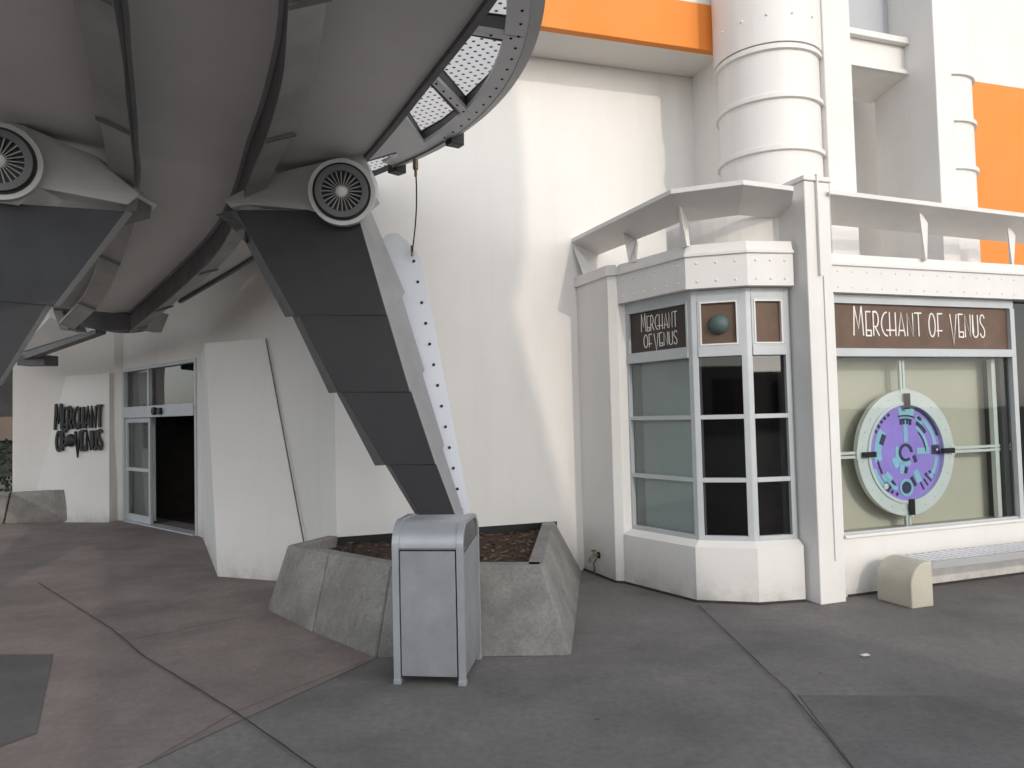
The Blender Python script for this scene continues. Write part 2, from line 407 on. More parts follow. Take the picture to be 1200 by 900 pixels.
# wedge buttress by the door
def wedge(name, TL, TR, BR, BL, back, zt, m=M['white']):
    mb = MB()
    f = [V(BL), V(BR), V(TR), V(TL)]; bk = [V(p) for p in back]
    mb.add(f+bk, [[0, 1, 2, 3], [4, 7, 6, 5], [0, 3, 7, 4], [1, 5, 6, 2], [3, 2, 6, 7], [0, 4, 5, 1]])
    return mb.build(name, m, B, bevel=.008)
TL = atz(240, 402, 2.68); TR = atw(314, 397, doorR, K); BL = V((*gp(255, 676), 0)); BR = atw(368, 703, doorR, K); BR.z = 0
TR = TR + nK*.03; BR = BR + nK*.03
bl = doorR + dK*.02 - nK*.05
wedge('buttress', TL, TR, BR, BL, [bl, BR-nK*.1, TR-nK*.1, v3(bl, 2.70)], 2.68)
mb = MB(); e_s = (TR-BR).normalized(); p0, p1 = BR-nK*.02, TR-nK*.02
mb.prism([p0-nK*-.012, p1-nK*-.012, p1-nK*-.012+dK*.014, p0-nK*-.012+dK*.014], nK*.012); mb.build('seam', M['ribdark'], B)
# wedge buttress carrying the wall sign
sBL, sBR = V((*gp(33, 612), 0)), V((*gp(128, 612.5), 0))
sTL, sTR = atw(77, 441, sBL+V((0, .16, 0)), sBR+V((0, .16, 0))), atw(128, 437, sBL+V((0, .16, 0)), sBR+V((0, .16, 0)))
bb = doorL-dD*.02
wedge('buttress', sTL, sTR, sBR, sBL, [WLc+V((.55, .45, 0)), bb+V((.0, .5, 0)), v3(bb+V((0, .5, 0)), sTR.z), v3(WLc+V((1.2, .7, 0)), sTL.z)], 2.6)
# entrance door assembly
def dpt(t, z, off=0): return doorL+dD*t+Zup*z+nD*off
DW = (doorR-doorL).length
# heights of the entrance by survey
def dz(x, y): return atw(x, y, doorL, doorR).z
zh0, zh1 = dz(200, 488), dz(200, 474)
def dtt(x, y): return (atw(x, y, doorL, doorR)-doorL).dot(dD)
tS = dtt(174, 550)
door = MB()
door.box(dpt(0, 0, -.1), dD*.07, nD*.12, Zup*zT); door.box(dpt(DW-.06, 0, -.1), dD*.06, nD*.12, Zup*zT)
door.box(dpt(.07, zh0, -.1), dD*(DW-.13), nD*.14, Zup*(zh1-zh0)); door.box(dpt(.07, zT-.06, -.1), dD*(DW-.13), nD*.12, Zup*.06)
door.box(dpt(tS-.02, zh1, -.1), dD*.06, nD*.11, Zup*(zT-.06-zh1))
door.box(dpt(.07, .002, -.14), dD*(DW-.13), nD*.2, Zup*.02)
fr = door.build('door_frame', M['alu'], B, bevel=.004)
pn = MB()
pn.box(dpt(.075, .025, -.06), dD*.07, nD*.05, Zup*(zh0-.03)); pn.box(dpt(tS-.03, .025, -.06), dD*.07, nD*.05, Zup*(zh0-.03))
for z, h in ((.025, .12), (zh0*.49, .06), (zh0-.085, .08)): pn.box(dpt(.145, z, -.06), dD*(tS-.175), nD*.05, Zup*h)
pnl = pn.build('sliding_panel', M['alu'], fr, bevel=.003)
g1 = MB(); g1.pane(dpt(.145, .1, -.04), dD*(tS-.175), Zup*(zh0-.16), nD); g1.build('pane', M['glassdark'], fr, recalc=False)
g2 = MB(); g2.pane(dpt(.07, zh1, -.05), dD*(DW-.13), Zup*(zT-.06-zh1), nD); g2.build('transom_pane', M['glassdark'], fr, recalc=False)
bl_ = MB(); bl_.box(dpt(.1, .05, -.16), dD*(tS-.2), nD*.02, Zup*2.55); bl_.build('blind', M['teal'], fr)
sn = MB(); m_ = dpt(DW*.56, (zh0+zh1)/2, .045)
sn.box(m_-dD*.14-Zup*.035, dD*.28, nD*.05, Zup*.05); sn.cyl(m_-dD*.08+nD*.02, m_-dD*.08+nD*.07, .065, n=12); sn.box(m_+dD*.05-Zup*.06, dD*.08, nD*.04, Zup*.11)
sn.build('motion_sensor', M['black'], fr)
# dark interior behind the door and the window front
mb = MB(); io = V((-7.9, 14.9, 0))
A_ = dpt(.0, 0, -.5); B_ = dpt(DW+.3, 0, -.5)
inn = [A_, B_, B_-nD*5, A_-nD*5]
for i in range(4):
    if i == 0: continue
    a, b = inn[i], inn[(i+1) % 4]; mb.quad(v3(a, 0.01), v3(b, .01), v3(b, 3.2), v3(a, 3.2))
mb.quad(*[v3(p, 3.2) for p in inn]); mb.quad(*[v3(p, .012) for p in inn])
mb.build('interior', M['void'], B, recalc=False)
# two dim shelf units inside
mb = MB()
for s in (.0, .9):
    o = dpt(DW*.72+s*.3, .02, -2.2-s)
    for k in range(4): mb.box(o+Zup*(.35+k*.4), dD*.9, -nD*.35, Zup*.03)
    mb.box(o, dD*.03, -nD*.35, Zup*1.7); mb.box(o+dD*.87, dD*.03, -nD*.35, Zup*1.7)
    for k in range(4):
        for j in range(5): mb.box(o+Zup*(.385+k*.4)+dD*(.06+j*.17)-nD*.08, dD*.11, -nD*.12, Zup*random.uniform(.12, .25))
mb.build('shelf', mat('dim_shelf', (.05, .055, .06), .6), B)

# wall sign lettering (black, stands off the buttress)
sN = (sTR-sTL).cross(sTL-sBL).normalized(); sN = -sN if sN.y > 0 else sN
sX = (sTR-sTL).normalized(); sY = sN.cross(sX).normalized(); sY = sY if sY.z > 0 else -sY
def onface(x, y):
    r = _ray(x, y); return _O + r*((sTL-_O).dot(sN)/r.dot(sN))
SG = thing('wall_sign', 'black raised MERCHANT OF VENUS lettering on the white buttress left of the door', 'sign', tuple(onface(95, 505)))
L1a, L1b = onface(67, 504), onface(121.5, 503)
wl = (L1b-L1a).length; hl = (onface(95, 478)-onface(95, 503)).length
mb = MB(); write(mb, 'MERCHANT', L1a+sN*.03, sX, sY, sN, hl, wl, th=.105, gap=.085, depth=.035)
L2a, L2b = onface(68.5, 528.5), onface(121.5, 528)
hl2 = (onface(95, 506)-onface(95, 528.5)).length; w2 = (L2b-L2a).length
write(mb, 'OF', L2a+sN*.03, sX, sY, sN, hl2, w2*.21, th=.12, gap=.05, depth=.035)
write(mb, 'VENUS', onface(90.5, 528)+sN*.03, sX, sY, sN, hl2, (onface(121.5, 528)-onface(90.5, 528)).length, th=.115, gap=.10, depth=.035)
mb.build('lettering', M['blackmetal'], SG)
mb = MB(); pc = onface(85, 516)+sN*.045
mb.dome(pc, sN, .115, n=20, rings=4, flat=.5); 
ang = R(-18); ex = sX*math.cos(ang)+sY*math.sin(ang); ey = sY*math.cos(ang)-sX*math.sin(ang)
for i in range(28):
    a0, a1 = 2*math.pi*i/28, 2*math.pi*(i+1)/28
    o0, o1 = ex*math.cos(a0)*.135+ey*math.sin(a0)*.05, ex*math.cos(a1)*.135+ey*math.sin(a1)*.05
    mb.prism([pc+o0*.78+sN*.015, pc+o0+sN*.015, pc+o1+sN*.015, pc+o1*.78+sN*.015], sN*.012)
mb.build('planet_emblem', M['blackmetal'], SG)

# ================================================================== storefront wing
dF = du(70.5); nF = V((dF.y, -dF.x, 0)); FO = V((2.95, 6.78, 0))
b0, b1, b2, b3 = V((1.077, 7.523, 0)), V((1.592, 6.727, 0)), V((2.099, 6.588, 0)), V((2.53, 6.66, 0))
cA = V((2.612, 6.535, 0)); cB = cA+dF*.275; cC = cB-nF*.5; cD = cA-nF*.6
pE = V((.99, 7.57, 0))
SF = thing('storefront', 'white riveted corner storefront with rounded bay window and brown sign panels', 'storefront', (2.6, 6.9, 0))
TOPZ = 3.19
def inset(poly, d):      # open polyline inset to the left-behind side
    out = []
    for i, p in enumerate(poly):
        ns = []
        if i > 0: e = (poly[i]-poly[i-1]).normalized(); ns.append(V((-e.y, e.x, 0)))
        if i < len(poly)-1: e = (poly[i+1]-poly[i]).normalized(); ns.append(V((-e.y, e.x, 0)))
        if len(ns) == 1: out.append(p+ns[0]*d)
        else:
            m = (ns[0]+ns[1]); m = m/(m.length_squared/2); out.append(p+m*d)
    return out
bay = [b0, b1, b2, b3]
bin1 = inset(bay, .085); bin2 = inset(bay, .30)
# bay base with sloping sill
mb = MB()
ins = inset(bay, .25); sl = inset(bay, .075)
for i in range(3):
    A0 = [v3(bay[i], 0), v3(bay[i], .485), v3(sl[i], .535), v3(ins[i], .535), v3(ins[i], 0)]
    A1 = [v3(bay[i+1], 0), v3(bay[i+1], .485), v3(sl[i+1], .535), v3(ins[i+1], .535), v3(ins[i+1], 0)]
    n = 5; mb.add(A0+A1, [[k, (k+1) % n, n+(k+1) % n, n+k] for k in range(n)]+([[0, 1, 2, 3, 4]] if i == 0 else [])+([[5, 6, 7, 8, 9]] if i == 2 else []))
mb.build('bay_base', M['white'], SF)
# white pier beside the bay
mb = MB()
pier_pl = [W0-nM*.1, pE, pE+V((.09, -.035, 0)), b0+V((.02, .02, 0)), V((1.6, 7.6, 0)), W0+dM*.9-nM*.1]
mb.vprism(pier_pl, 0, TOPZ-.02); mb.build('pier', M['white'], SF, bevel=.008)
mb = MB(); cp = inset([W0, pE, pE+V((.09, -.035, 0))], -.02)
mb.vprism([cp[0], cp[1], cp[2], W0+dM*.6], TOPZ-.11, TOPZ); mb.build('coping', M['trim'], SF, bevel=.006)
# column
mb = MB(); mb.vprism([cA, cB, cC, cD], 0, 3.70)
mb.vprism([p for p in inset([cD, cA, cB, cC], -.018)], 3.70, 3.745)
mb.build('column', M['trim'], SF, bevel=.008)
mb = MB(); o = cA+dF*.115+nF*.001; mb.box(o+Zup*2.86, dF*.022, nF*.03, Zup*.90); mb.box(o+dF*.05+Zup*.36, dF*.012, nF*.012, Zup*2.5)
mb.build('conduit', M['trim'], SF, bevel=.004)
# riveted band round the bay
def band(name, plan, z0, z1, nriv, off, mi='trim', cap=True, rows=(.22, .80), rv=.0125):
    mb = MB(); out = inset(plan, -off); inn_ = inset(plan, .28)
    prof = [(0, z0), (0, z1-.115), (.02, z1-.11), (.02, z1-.085), (0, z1-.08), (-.02, z1), (-.25, z1), (-.25, z0)]
    for i in range(len(plan)-1):
        loops = []
        for j in (i, i+1):
            o_ = out[j]; vdir = (out[j]-inn_[j])
            ratio = vdir.length/(off+.28); vdir = vdir.normalized()*ratio
            loops.append([v3(o_+vdir*a, z) for a, z in prof])
        n = len(prof)
        mb.add(loops[0]+loops[1], [[k, (k+1) % n, n+(k+1) % n, n+k] for k in range(n)]+([list(range(n))] if i == 0 else [])+([list(range(n, 2*n))] if i == len(plan)-2 else []))
    for i, nr in enumerate(nriv):
        e = out[i+1]-out[i]; nn = V((e.y, -e.x, 0)).normalized()
        for k in range(nr):
            for q_ in rows:
                p = out[i]+e*((k+.6)/(nr+.2)); zz = z0+(z1-.12-z0)*q_
                mb.dome(v3(p, zz)+nn*.0005, nn, rv, n=8, rings=3, flat=.6)
    return mb.build(name, M[mi], SF, recalc=True)
ZB0, ZB1 = 2.79, 3.19
bayband = [pE+V((.085, -.03, 0))+V((.02, .0, 0)), b1, b2, b3+V((.0, .0, 0))]
band('riveted_band', bayband, ZB0, ZB1, [6, 3, 3], .012)
# visor ledge above the bay
vo = [atz(668, 281, 3.62), atz(786, 222.5, 3.62), atz(871, 211.5, 3.62), atz(930, 219, 3.62)]
vi = [atz(697, 299, 3.47), atz(797, 259, 3.47), atz(865, 250.5, 3.47), atz(925, 255, 3.47)]
mb = MB()
for i in range(3):
    loops = []
    for j in (i, i+1):
        o_, n_ = vo[j], vi[j]; loops.append([v3(n_, 3.455), v3(o_, 3.585), v3(o_, 3.628), v3(n_, 3.51)])
    mb.add(loops[0]+loops[1], [[k, (k+1) % 4, 4+(k+1) % 4, 4+k] for k in range(4)]+([[0, 1, 2, 3]] if i == 0 else [])+([[4, 5, 6, 7]] if i == 2 else []))
mb.build('visor_ledge', M['trim'], SF, bevel=.004)
def bracket(po, pi, d, z0=ZB1-.02, zt=3.56, t=.03):
    mb = MB(); po, pi = V(po), V(pi); d = V(d)
    l = lerp(pi, po, .72)
    pts = [v3(l, zt+.012), v3(pi, zt-.012), v3(lerp(pi, po, -.25), z0), v3(lerp(pi, po, .12), z0), v3(lerp(pi, po, .2), lerp(z0, zt, .35))]
    mb.prism(pts, d*t); return mb.build('bracket', M['trim'], SF, bevel=.003)
e01 = (vo[1]-vo[0]); e01.z = 0; e01.normalize()
def plate_bracket(px, zs, vec):
    mb = MB(); mb.prism([atz(x, y, z) for (x, y), z in zip(px, zs)], vec); return mb.build('bracket', M['trim'], SF, bevel=.003)
plate_bracket([(669, 284), (696, 301), (699, 322), (684, 324)], [3.585, 3.455, 3.17, 3.17], V((.02, .03, 0)))
plate_bracket([(729, 267), (746, 281), (744, 306), (737, 309)], [3.57, 3.455, 3.17, 3.17], V((.025, .03, 0)))
plate_bracket([(795, 236), (803, 258), (805, 288), (798, 290)], [3.57, 3.455, 3.17, 3.17], V((.03, .02, 0)))
# curved drum wall behind the visor
mb = MB(); dc = V((2.42, 7.72, 0)); pts = []
for i in range(15):
    a = R(195+i*8.2); pts.append(dc+V((math.cos(a)*.86, math.sin(a)*.86, 0)))
mb.smooth = True
for i in range(14): mb.quad(v3(pts[i], 3.1), v3(pts[i+1], 3.1), v3(pts[i+1], 3.50), v3(pts[i], 3.50))
mb.smooth = False; mb.quad(*[v3(p, 3.50) for p in pts])
mb.build('drum_wall', M['white'], SF, recalc=False)
# roof deck of the wing
mb = MB(); mb.vprism([W0+dM*.02+nM*.02, v3(inset(bayband, .05)[0], 0), b1+V((.05, .1, 0)), b2+V((0, .1, 0)), b3+V((0, .1, 0)), FO+V((0, .12, 0)), FO+dF*3.6+V((0, .12, 0)), FO+dF*3.6-nF*2.2], 3.06, 3.09)
mb.build('roof', M['trim'], SF)

# bay windows
zr = [(2.26, 2.70), (1.655, 2.18), (1.09, 1.615), (.575, 1.05)]
def bay_window(i, kinds, signmat):
    a, b = bin1[i], bin1[i+1]; e = (b-a); L_ = e.length; e.normalize(); n = V((e.y, -e.x, 0))
    w = .05
    f = MB(); d = .05
    # posts and rails butt end to end
    f.box(v3(a, .535)-n*d, e*w, n*d, Zup*(ZB0-.535)); f.box(v3(b-e*w, .535)-n*d, e*w, n*d, Zup*(ZB0-.535))
    zs = [.535]+[z for r in reversed(zr) for z in r]+[ZB0]
    for k in range(0, len(zs), 2):
        pr = .012 if k in (6,) else .0
        f.box(v3(a+e*w, zs[k])-n*d, e*(L_-2*w), n*(d+pr), Zup*(zs[k+1]-zs[k]))
    # thicker lip around the sign panel
    z0, z1 = zr[0]
    for (aa, bb_, h0, h1) in ((w, L_-w, z0, z0+.022), (w, L_-w, z1-.022, z1), (w, w+.022, z0+.022, z1-.022), (L_-w-.022, L_-w, z0+.022, z1-.022)):
        f.box(v3(a+e*aa, h0)-n*d, e*(bb_-aa), n*(d+.006), Zup*(h1-h0))
    fo = f.build('bay_window', M['alu'], SF, bevel=.003)
    s = MB(); s.box(v3(a+e*(w+.02), z0+.02)-n*.03, e*(L_-2*w-.04), n*.008, Zup*(z1-z0-.04)); so_ = s.build('sign_panel', signmat, fo)
    for (h0, h1), kd in zip(zr[1:], kinds):
        s = MB(); s.pane(v3(a+e*w, h0)-n*.04, e*(L_-2*w), Zup*(h1-h0), n); s.build('pane', M['glass' if kd == 'teal' else 'glassdark'], fo, recalc=False)
        s = MB(); s.box(v3(a+e*(w-.02), h0-.02)-n*(.14 if kd == 'teal' else .5), e*(L_-2*w+.04), n*.006, Zup*(h1-h0+.04)); s.build('blind', M[kd], fo)
    return fo, a, e, n, L_
f0, a0, e0_, n0, L0 = bay_window(0, ['teal', 'teal', 'teal'], M['browndark'])
f1, a1, e1_, n1, L1 = bay_window(1, ['void', 'void', 'pink'], M['brown'])
f2, a2, e2_, n2, L2 = bay_window(2, ['void', 'pink', 'pink'], M['brown'])
# light lips round two brown panels
for fo, a, e, n, L_ in ((f1, a1, e1_, n1, L1), (f2, a2, e2_, n2, L2)):
    s = MB(); z0, z1 = zr[0]; w = .072
    for (aa, bb_, h0, h1) in ((w, L_-w, z0+.022, z0+.036), (w, L_-w, z1-.036, z1-.022), (w, w+.014, z0+.036, z1-.036), (L_-w-.014, L_-w, z0+.036, z1-.036)):
        s.box(v3(a+e*aa, h0)-n*.02, e*(bb_-aa), n*.032, Zup*(h1-h0))
    s.build('panel_trim', M['trim'], fo)
# lettering on the left bay panel
mb = MB(); o = a0+e0_*(L0*.25)-n0*.0215
wt = L0*.53
write(mb, 'MERCHANT', v3(o, 2.485), e0_, Zup, n0, .145, wt, th=.055, gap=.12, depth=.002)
write(mb, 'OF VENUS', v3(o+e0_*.03, 2.325), e0_, Zup, n0, .125, wt*.93, th=.062, gap=.10, depth=.002, space=.12)
mb.build('lettering', M['letters'], f0)
# grey-green globe on the middle bay panel
mb = MB(); c_ = v3(a1+e1_*(L1*.5), 2.47)-n1*.02; mb.dome(c_, n1, .092, n=28, rings=8, flat=.95); mb.build('globe', M['ball'], f1)
# dark interior shell of the bay
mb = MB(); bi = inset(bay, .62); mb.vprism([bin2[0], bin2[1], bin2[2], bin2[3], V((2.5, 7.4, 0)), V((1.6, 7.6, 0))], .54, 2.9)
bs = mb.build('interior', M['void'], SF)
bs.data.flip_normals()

# right facade
FL = 3.7
def fp(t, z, off=0): return FO+dF*t+Zup*z+nF*off
def fz(x, y): return atw(x, y, FO, FO+dF).z
def ft(x, y): return (atw(x, y, FO, FO+dF)-FO).dot(dF)
z_wb = fz(1090, 618); z_wt = fz(1090, 405); z_st = fz(1085, 357.5); z_sb = fz(1085, 408.5); z_mid0 = fz(1085, 409); z_mid1 = fz(1085, 419.5); z_bt = fz(1085, 304); z_bb = fz(1085, 347)
t0 = ft(984, 500); t1 = ft(1194, 500)
mb = MB()
mb.vprism([fp(-.35, 0), fp(FL, 0), fp(FL, 0, -.3), fp(-.35, 0, -.3)], 0, z_wb-.03)
mb.vprism([fp(t0, 0, .02), fp(FL, 0, .02), fp(FL, 0, -.12), fp(t0, 0, -.12)], z_wb-.028, z_wb)
mb.build('facade_wall', M['white'], SF, bevel=.006)
mb = MB(); mb.vprism([fp(-.35, 0), fp(t0, 0), fp(t0, 0, -.3), fp(-.35, 0, -.3)], z_wb, z_bb); mb.build('jamb', M['white'], SF, bevel=.006)
fbp = [fp(-.09, 0), fp(FL, 0)]
band('riveted_band', fbp, z_bb, z_bt, [22], .03, rows=(.2, .82), rv=.010)
# ledge on the right
zl = 3.62
lo = [atz(972, 222.5, zl), atz(1200, 250.5, zl)]; li = [atz(974, 262, zl-.15), atz(1180, 281, zl-.15)]
e_ = (lo[1]-lo[0]).normalized(); lo[1] = lo[0]+e_*3.4; li[1] = li[0]+e_*3.4
mb = MB(); loops = [[v3(li[j], zl-.165), v3(lo[j], zl-.035), v3(lo[j], zl+.008), v3(li[j], zl-.11)] for j in (0, 1)]
mb.add(loops[0]+loops[1], [[k, (k+1) % 4, 4+(k+1) % 4, 4+k] for k in range(4)]+[[0, 1, 2, 3], [4, 5, 6, 7]]); mb.build('visor_ledge', M['trim'], SF, bevel=.004)
plate_bracket([(1077, 247), (1086, 261), (1085, 304), (1081, 306)], [3.57, 3.46, z_bt-.02, z_bt-.02], V((.03, .03, 0)))
plate_bracket([(1180, 262), (1189, 275), (1187, 314), (1183, 316)], [3.57, 3.46, z_bt-.02, z_bt-.02], V((.03, .03, 0)))
# big window: frame, sign board, pane
tr_ = ft(1196, 500)
f = MB(); rc = -.10
f.box(fp(t0, z_st-.0, rc), dF*(t1+.06-t0), nF*.06, Zup*(z_bb-z_st)); f.box(fp(t0, z_sb-.075, rc), dF*(t1-t0), nF*.085, Zup*.075)
f.box(fp(t1, z_wb, rc), dF*.06, nF*.07, Zup*(z_st-z_wb)); f.box(fp(t0-.0, z_wb, rc), dF*.02, nF*.05, Zup*(z_sb-.075-z_wb)); f.box(fp(t0+.02, z_wb, rc), dF*(t1-t0-.02), nF*.05, Zup*.015)
BW = f.build('display_window', M['alu'], SF, bevel=.003)
s = MB(); s.box(fp(t0, z_sb, rc+.01), dF*(t1-t0), nF*.02, Zup*(z_st-z_sb)); SP = s.build('sign_panel', M['brown'], BW)
mb = MB(); la = atw(1000.5, 392, fp(0, 0, rc+.03), fp(1, 0, rc+.03)); lb = atw(1154, 396.5, fp(0, 0, rc+.03), fp(1, 0, rc+.03))
zl0 = (la.z+lb.z)/2
write(mb, 'MERCHANT OF VENUS', v3(la, zl0)+nF*.0005, dF, Zup, nF, .225, (V((lb.x-la.x, lb.y-la.y, 0))).length, th=.06, gap=.12, depth=.003, space=.36)
mb.build('lettering', M['letters'], BW)
s = MB(); s.pane(fp(t0+.02, z_wb+.015, rc+.02), dF*(t1-t0-.02), Zup*(z_sb-.09-z_wb), nF); s.build('pane', M['glass'], BW, recalc=False)
# next window beyond the frame post
f = MB(); f.pane(fp(t1+.06, z_wb, rc+.0), dF*(FL-t1-.06), Zup*(z_bb-z_wb), nF); f.build('pane', M['glassdark'], BW, recalc=False)
f = MB(); f.box(fp(t1+.03, z_wb-.1, -.5), dF*(FL-t1-.0), nF*.02, Zup*(z_bb-z_wb+.2)); f.build('blind', M['void'], BW)
# display box interior
bd = -.30
mb = MB(); mb.box(fp(t0-.1, z_wb-.1, bd-.02), dF*(t1-t0+.2), nF*.02, Zup*(z_sb-z_wb+.1)); mb.build('display_backdrop', M['backdrop'], BW)
mb = MB(); mb.box(fp(t0-.12, z_wb-.04, bd), dF*(t1-t0+.3), nF*.18, Zup*.03); mb.build('display_floor', M['backdrop'], BW)
mb = MB(); mb.box(fp(t1-.082, z_wb, bd), dF*.082, nF*.19, Zup*(z_sb-z_wb-.09)); mb.box(fp(t0-.1, z_sb-.08, bd), dF*(t1-t0+.2), nF*.18, Zup*.02); mb.build('display_reveal', mat('dark_reveal', (.05, .055, .055), .6), BW)
# thin dark joint strip at the wall foot
mb = MB()
for a, b in ((pE, pE+V((.09, -.035, 0))), (b0, b1), (b1, b2), (b2, b3), (fp(0, 0), fp(FL, 0)), (W0, pE)):
    e = (V(b)-V(a)).normalized(); n = V((e.y, -e.x, 0)); mb.prism([v3(a, .001), v3(b, .001), v3(V(b)+n*.004, .001), v3(V(a)+n*.004, .001)], Zup*.022)
mb.build('base_joint', M['joint'], SF)

# ------------------------------------------------------------------ porthole display inside the window
dcx = ft(1058, 530)
od = bd+.12
cp_ = atw(1058, 530, fp(0, 0, od), fp(1, 0, od))
DI = thing('porthole_display', 'round purple and turquoise machine porthole display hanging in the big shop window', 'display', tuple(cp_))
def dp(r, a, h=0): return cp_+dF*(r*math.cos(R(a)))+Zup*(r*math.sin(R(a)))+nF*h
RO = .60; RI = .455
mb = MB(); mb.annulus(cp_, nF, RI, RO, .05, 72)
mb.annulus(cp_+nF*.05, nF, RI+.0, RI+.03, .015, 72)
for k in range(24): mb.dome(dp((RO+RI)/2+.015, k*15+7, .05), nF, .011, n=8, rings=2, flat=.6)
mb.build('ring', M['ringpaint'], DI, recalc=True)
DISC = MB(); DISC.cyl(cp_+nF*.012, cp_+nF*.03, RI-.001, n=72)
def arcplate(mb, r0, r1, a0, a1, h, th=.004, n=12):
    n = max(2, int(abs(a1-a0)/6)+1)
    for i in range(n):
        q0, q1 = a0+(a1-a0)*i/n, a0+(a1-a0)*(i+1)/n
        mb.prism([dp(r0, q0, h), dp(r1, q0, h), dp(r1, q1, h), dp(r0, q1, h)], nF*th)
def rectplate(mb, r, a, w, hgt, rot, h, th=.004):
    c = dp(r, a, h); ex = dF*math.cos(R(rot))+Zup*math.sin(R(rot)); ey = Zup*math.cos(R(rot))-dF*math.sin(R(rot))
    mb.prism([c-ex*w/2-ey*hgt/2, c+ex*w/2-ey*hgt/2, c+ex*w/2+ey*hgt/2, c-ex*w/2+ey*hgt/2], nF*th)
cy = MB(); ind = MB(); H0, H1 = .0305, .0355
# turquoise shapes
arcplate(cy, .33, .43, 72, 100, H0); arcplate(cy, .30, .385, 142, 192, H0); arcplate(cy, .36, .40, 10, 55, H0)
arcplate(cy, .26, .29, 5, 60, H0); rectplate(cy, .22, 88, .05, .24, 0, H0); rectplate(cy, .22, 2, .16, .06, 0, H0)
arcplate(cy, .09, .13, 150, 300, H0); rectplate(cy, .15, 250, .05, .12, -10, H0); rectplate(cy, .16, 215, .06, .10, 30, H0)
arcplate(cy, .34, .38, 215, 250, H0); rectplate(cy, .27, 300, .07, .12, 25, H0); rectplate(cy, .31, 225, .09, .05, -45, H0)
arcplate(cy, .37, .41, 320, 352, H0); rectplate(cy, .36, 58, .10, .05, -35, H0); arcplate(cy, .395, .43, 200, 228, H0)
cc = dp(.335, 268, H0)
for i in range(20):
    q0, q1 = 2*math.pi*i/20, 2*math.pi*(i+1)/20
    def rr(r, q): return cc+dF*(r*math.cos(q))+Zup*(r*math.sin(q))
    cy.prism([rr(.06, q0), rr(.085, q0), rr(.085, q1), rr(.06, q1)], nF*.008)
    def r2(r, q): return cp_+nF*H0+dF*(r*math.cos(q))+Zup*(r*math.sin(q))
    if i < 17: ind.prism([r2(.06, q0), r2(.085, q0), r2(.085, q1), r2(.06, q1)], nF*.009)
ind.prism([cc+dF*(.055*math.cos(2*math.pi*i/20))+Zup*(.055*math.sin(2*math.pi*i/20)) for i in range(20)], nF*.006)
# indigo details
arcplate(ind, .345, .36, 70, 102, H1); arcplate(ind, .31, .325, 74, 98, H1)
for a in (76, 84, 92, 99): rectplate(ind, .295, a, .02, .05, 0, H1)
rectplate(ind, .31, 155, .05, .10, -25, H1); arcplate(ind, .30, .335, 35, 62, H0); arcplate(ind, .245, .26, 0, 48, H0)
for a in (118, 126, 133, 141, 149): rectplate(ind, .41, a, .03, random.uniform(.02, .05), a-90, H0)
for a in (193, 201, 208): rectplate(ind, .35, a, .02, .05, 20, H0)
rectplate(ind, .38, 2, .10, .09, 0, H0); rectplate(ind, .385, 2, .05, .05, 0, H1+.001)
for a in (300, 309, 317, 326): rectplate(ind, .38, a, .018, .08, a+90, H0)
for a in (252, 243): rectplate(ind, .41, a, .03, .03, 45, H0)
rectplate(ind, .40, 232, .09, .08, -45, H0); rectplate(ind, .33, 240, .03, .06, 40, H0); rectplate(ind, .29, 286, .03, .1, 30, H1); rectplate(ind, .33, 318, .03, .03, 20, H0)
arcplate(ind, .425, .45, 20, 88, H0); rectplate(ind, .37, 60, .05, .03, -35, H1); rectplate(ind, .13, 330, .04, .07, 20, H0); rectplate(ind, .17, 268, .03, .06, -20, H1)
DISC.mi = 1; DISC.add(cy.v, cy.f); DISC.mi = 2; DISC.add(ind.v, ind.f); DISC.build('disc', [M['purple'], M['cyan'], M['indigo']], DI)
wcen = dp(.41, 229, .041)
for c, r in ((wcen, .028), (dp(.385, 2, .045), .012)):
    wh = MB(); wh.prism([c+dF*(r*math.cos(2*math.pi*i/16))+Zup*(r*math.sin(2*math.pi*i/16)) for i in range(16)], nF*.004)
    wh.build('lamp', M['letters'], DI)
for a in (0, 90, 180, 270):
    rad = dF*math.cos(R(a))+Zup*math.sin(R(a)); tn = Zup*math.cos(R(a))-dF*math.sin(R(a))
    mb = MB(); c = cp_+rad*(RI+.035 if a in (0, 90, 180) else RI+.06); mb.box(c-rad*.075-tn*.025+nF*.064, rad*.15, tn*.05, nF*.03); mb.build('clamp', M['black'], DI, bevel=.003)
    L_ = {0: (t1-.085-dcx)-RO+.02, 180: dcx-t0-RO+.1, 90: z_sb-.1-cp_.z-RO, 270: cp_.z-z_wb-RO}[a]
    mb = MB(); c = cp_+rad*(RO-.02)
    mb.box(c-tn*.032+nF*.005, rad*(L_+.02), tn*.026, nF*.03); mb.box(c+tn*.006+nF*.005, rad*(L_+.02), tn*.026, nF*.03); mb.box(c-rad*.02-tn*.05+nF*.03, rad*.05, tn*.1, nF*.025)
    mb.build('bar', M['ringpaint'], DI, bevel=.002)
mb = MB(); tb = t1-.085; mb.box(fp(tb-.06, z_wb+.0, od-.02), dF*.055, nF*.05, Zup*(z_sb-.09-z_wb)); mb.build('post', M['ringpaint'], DI, bevel=.003)

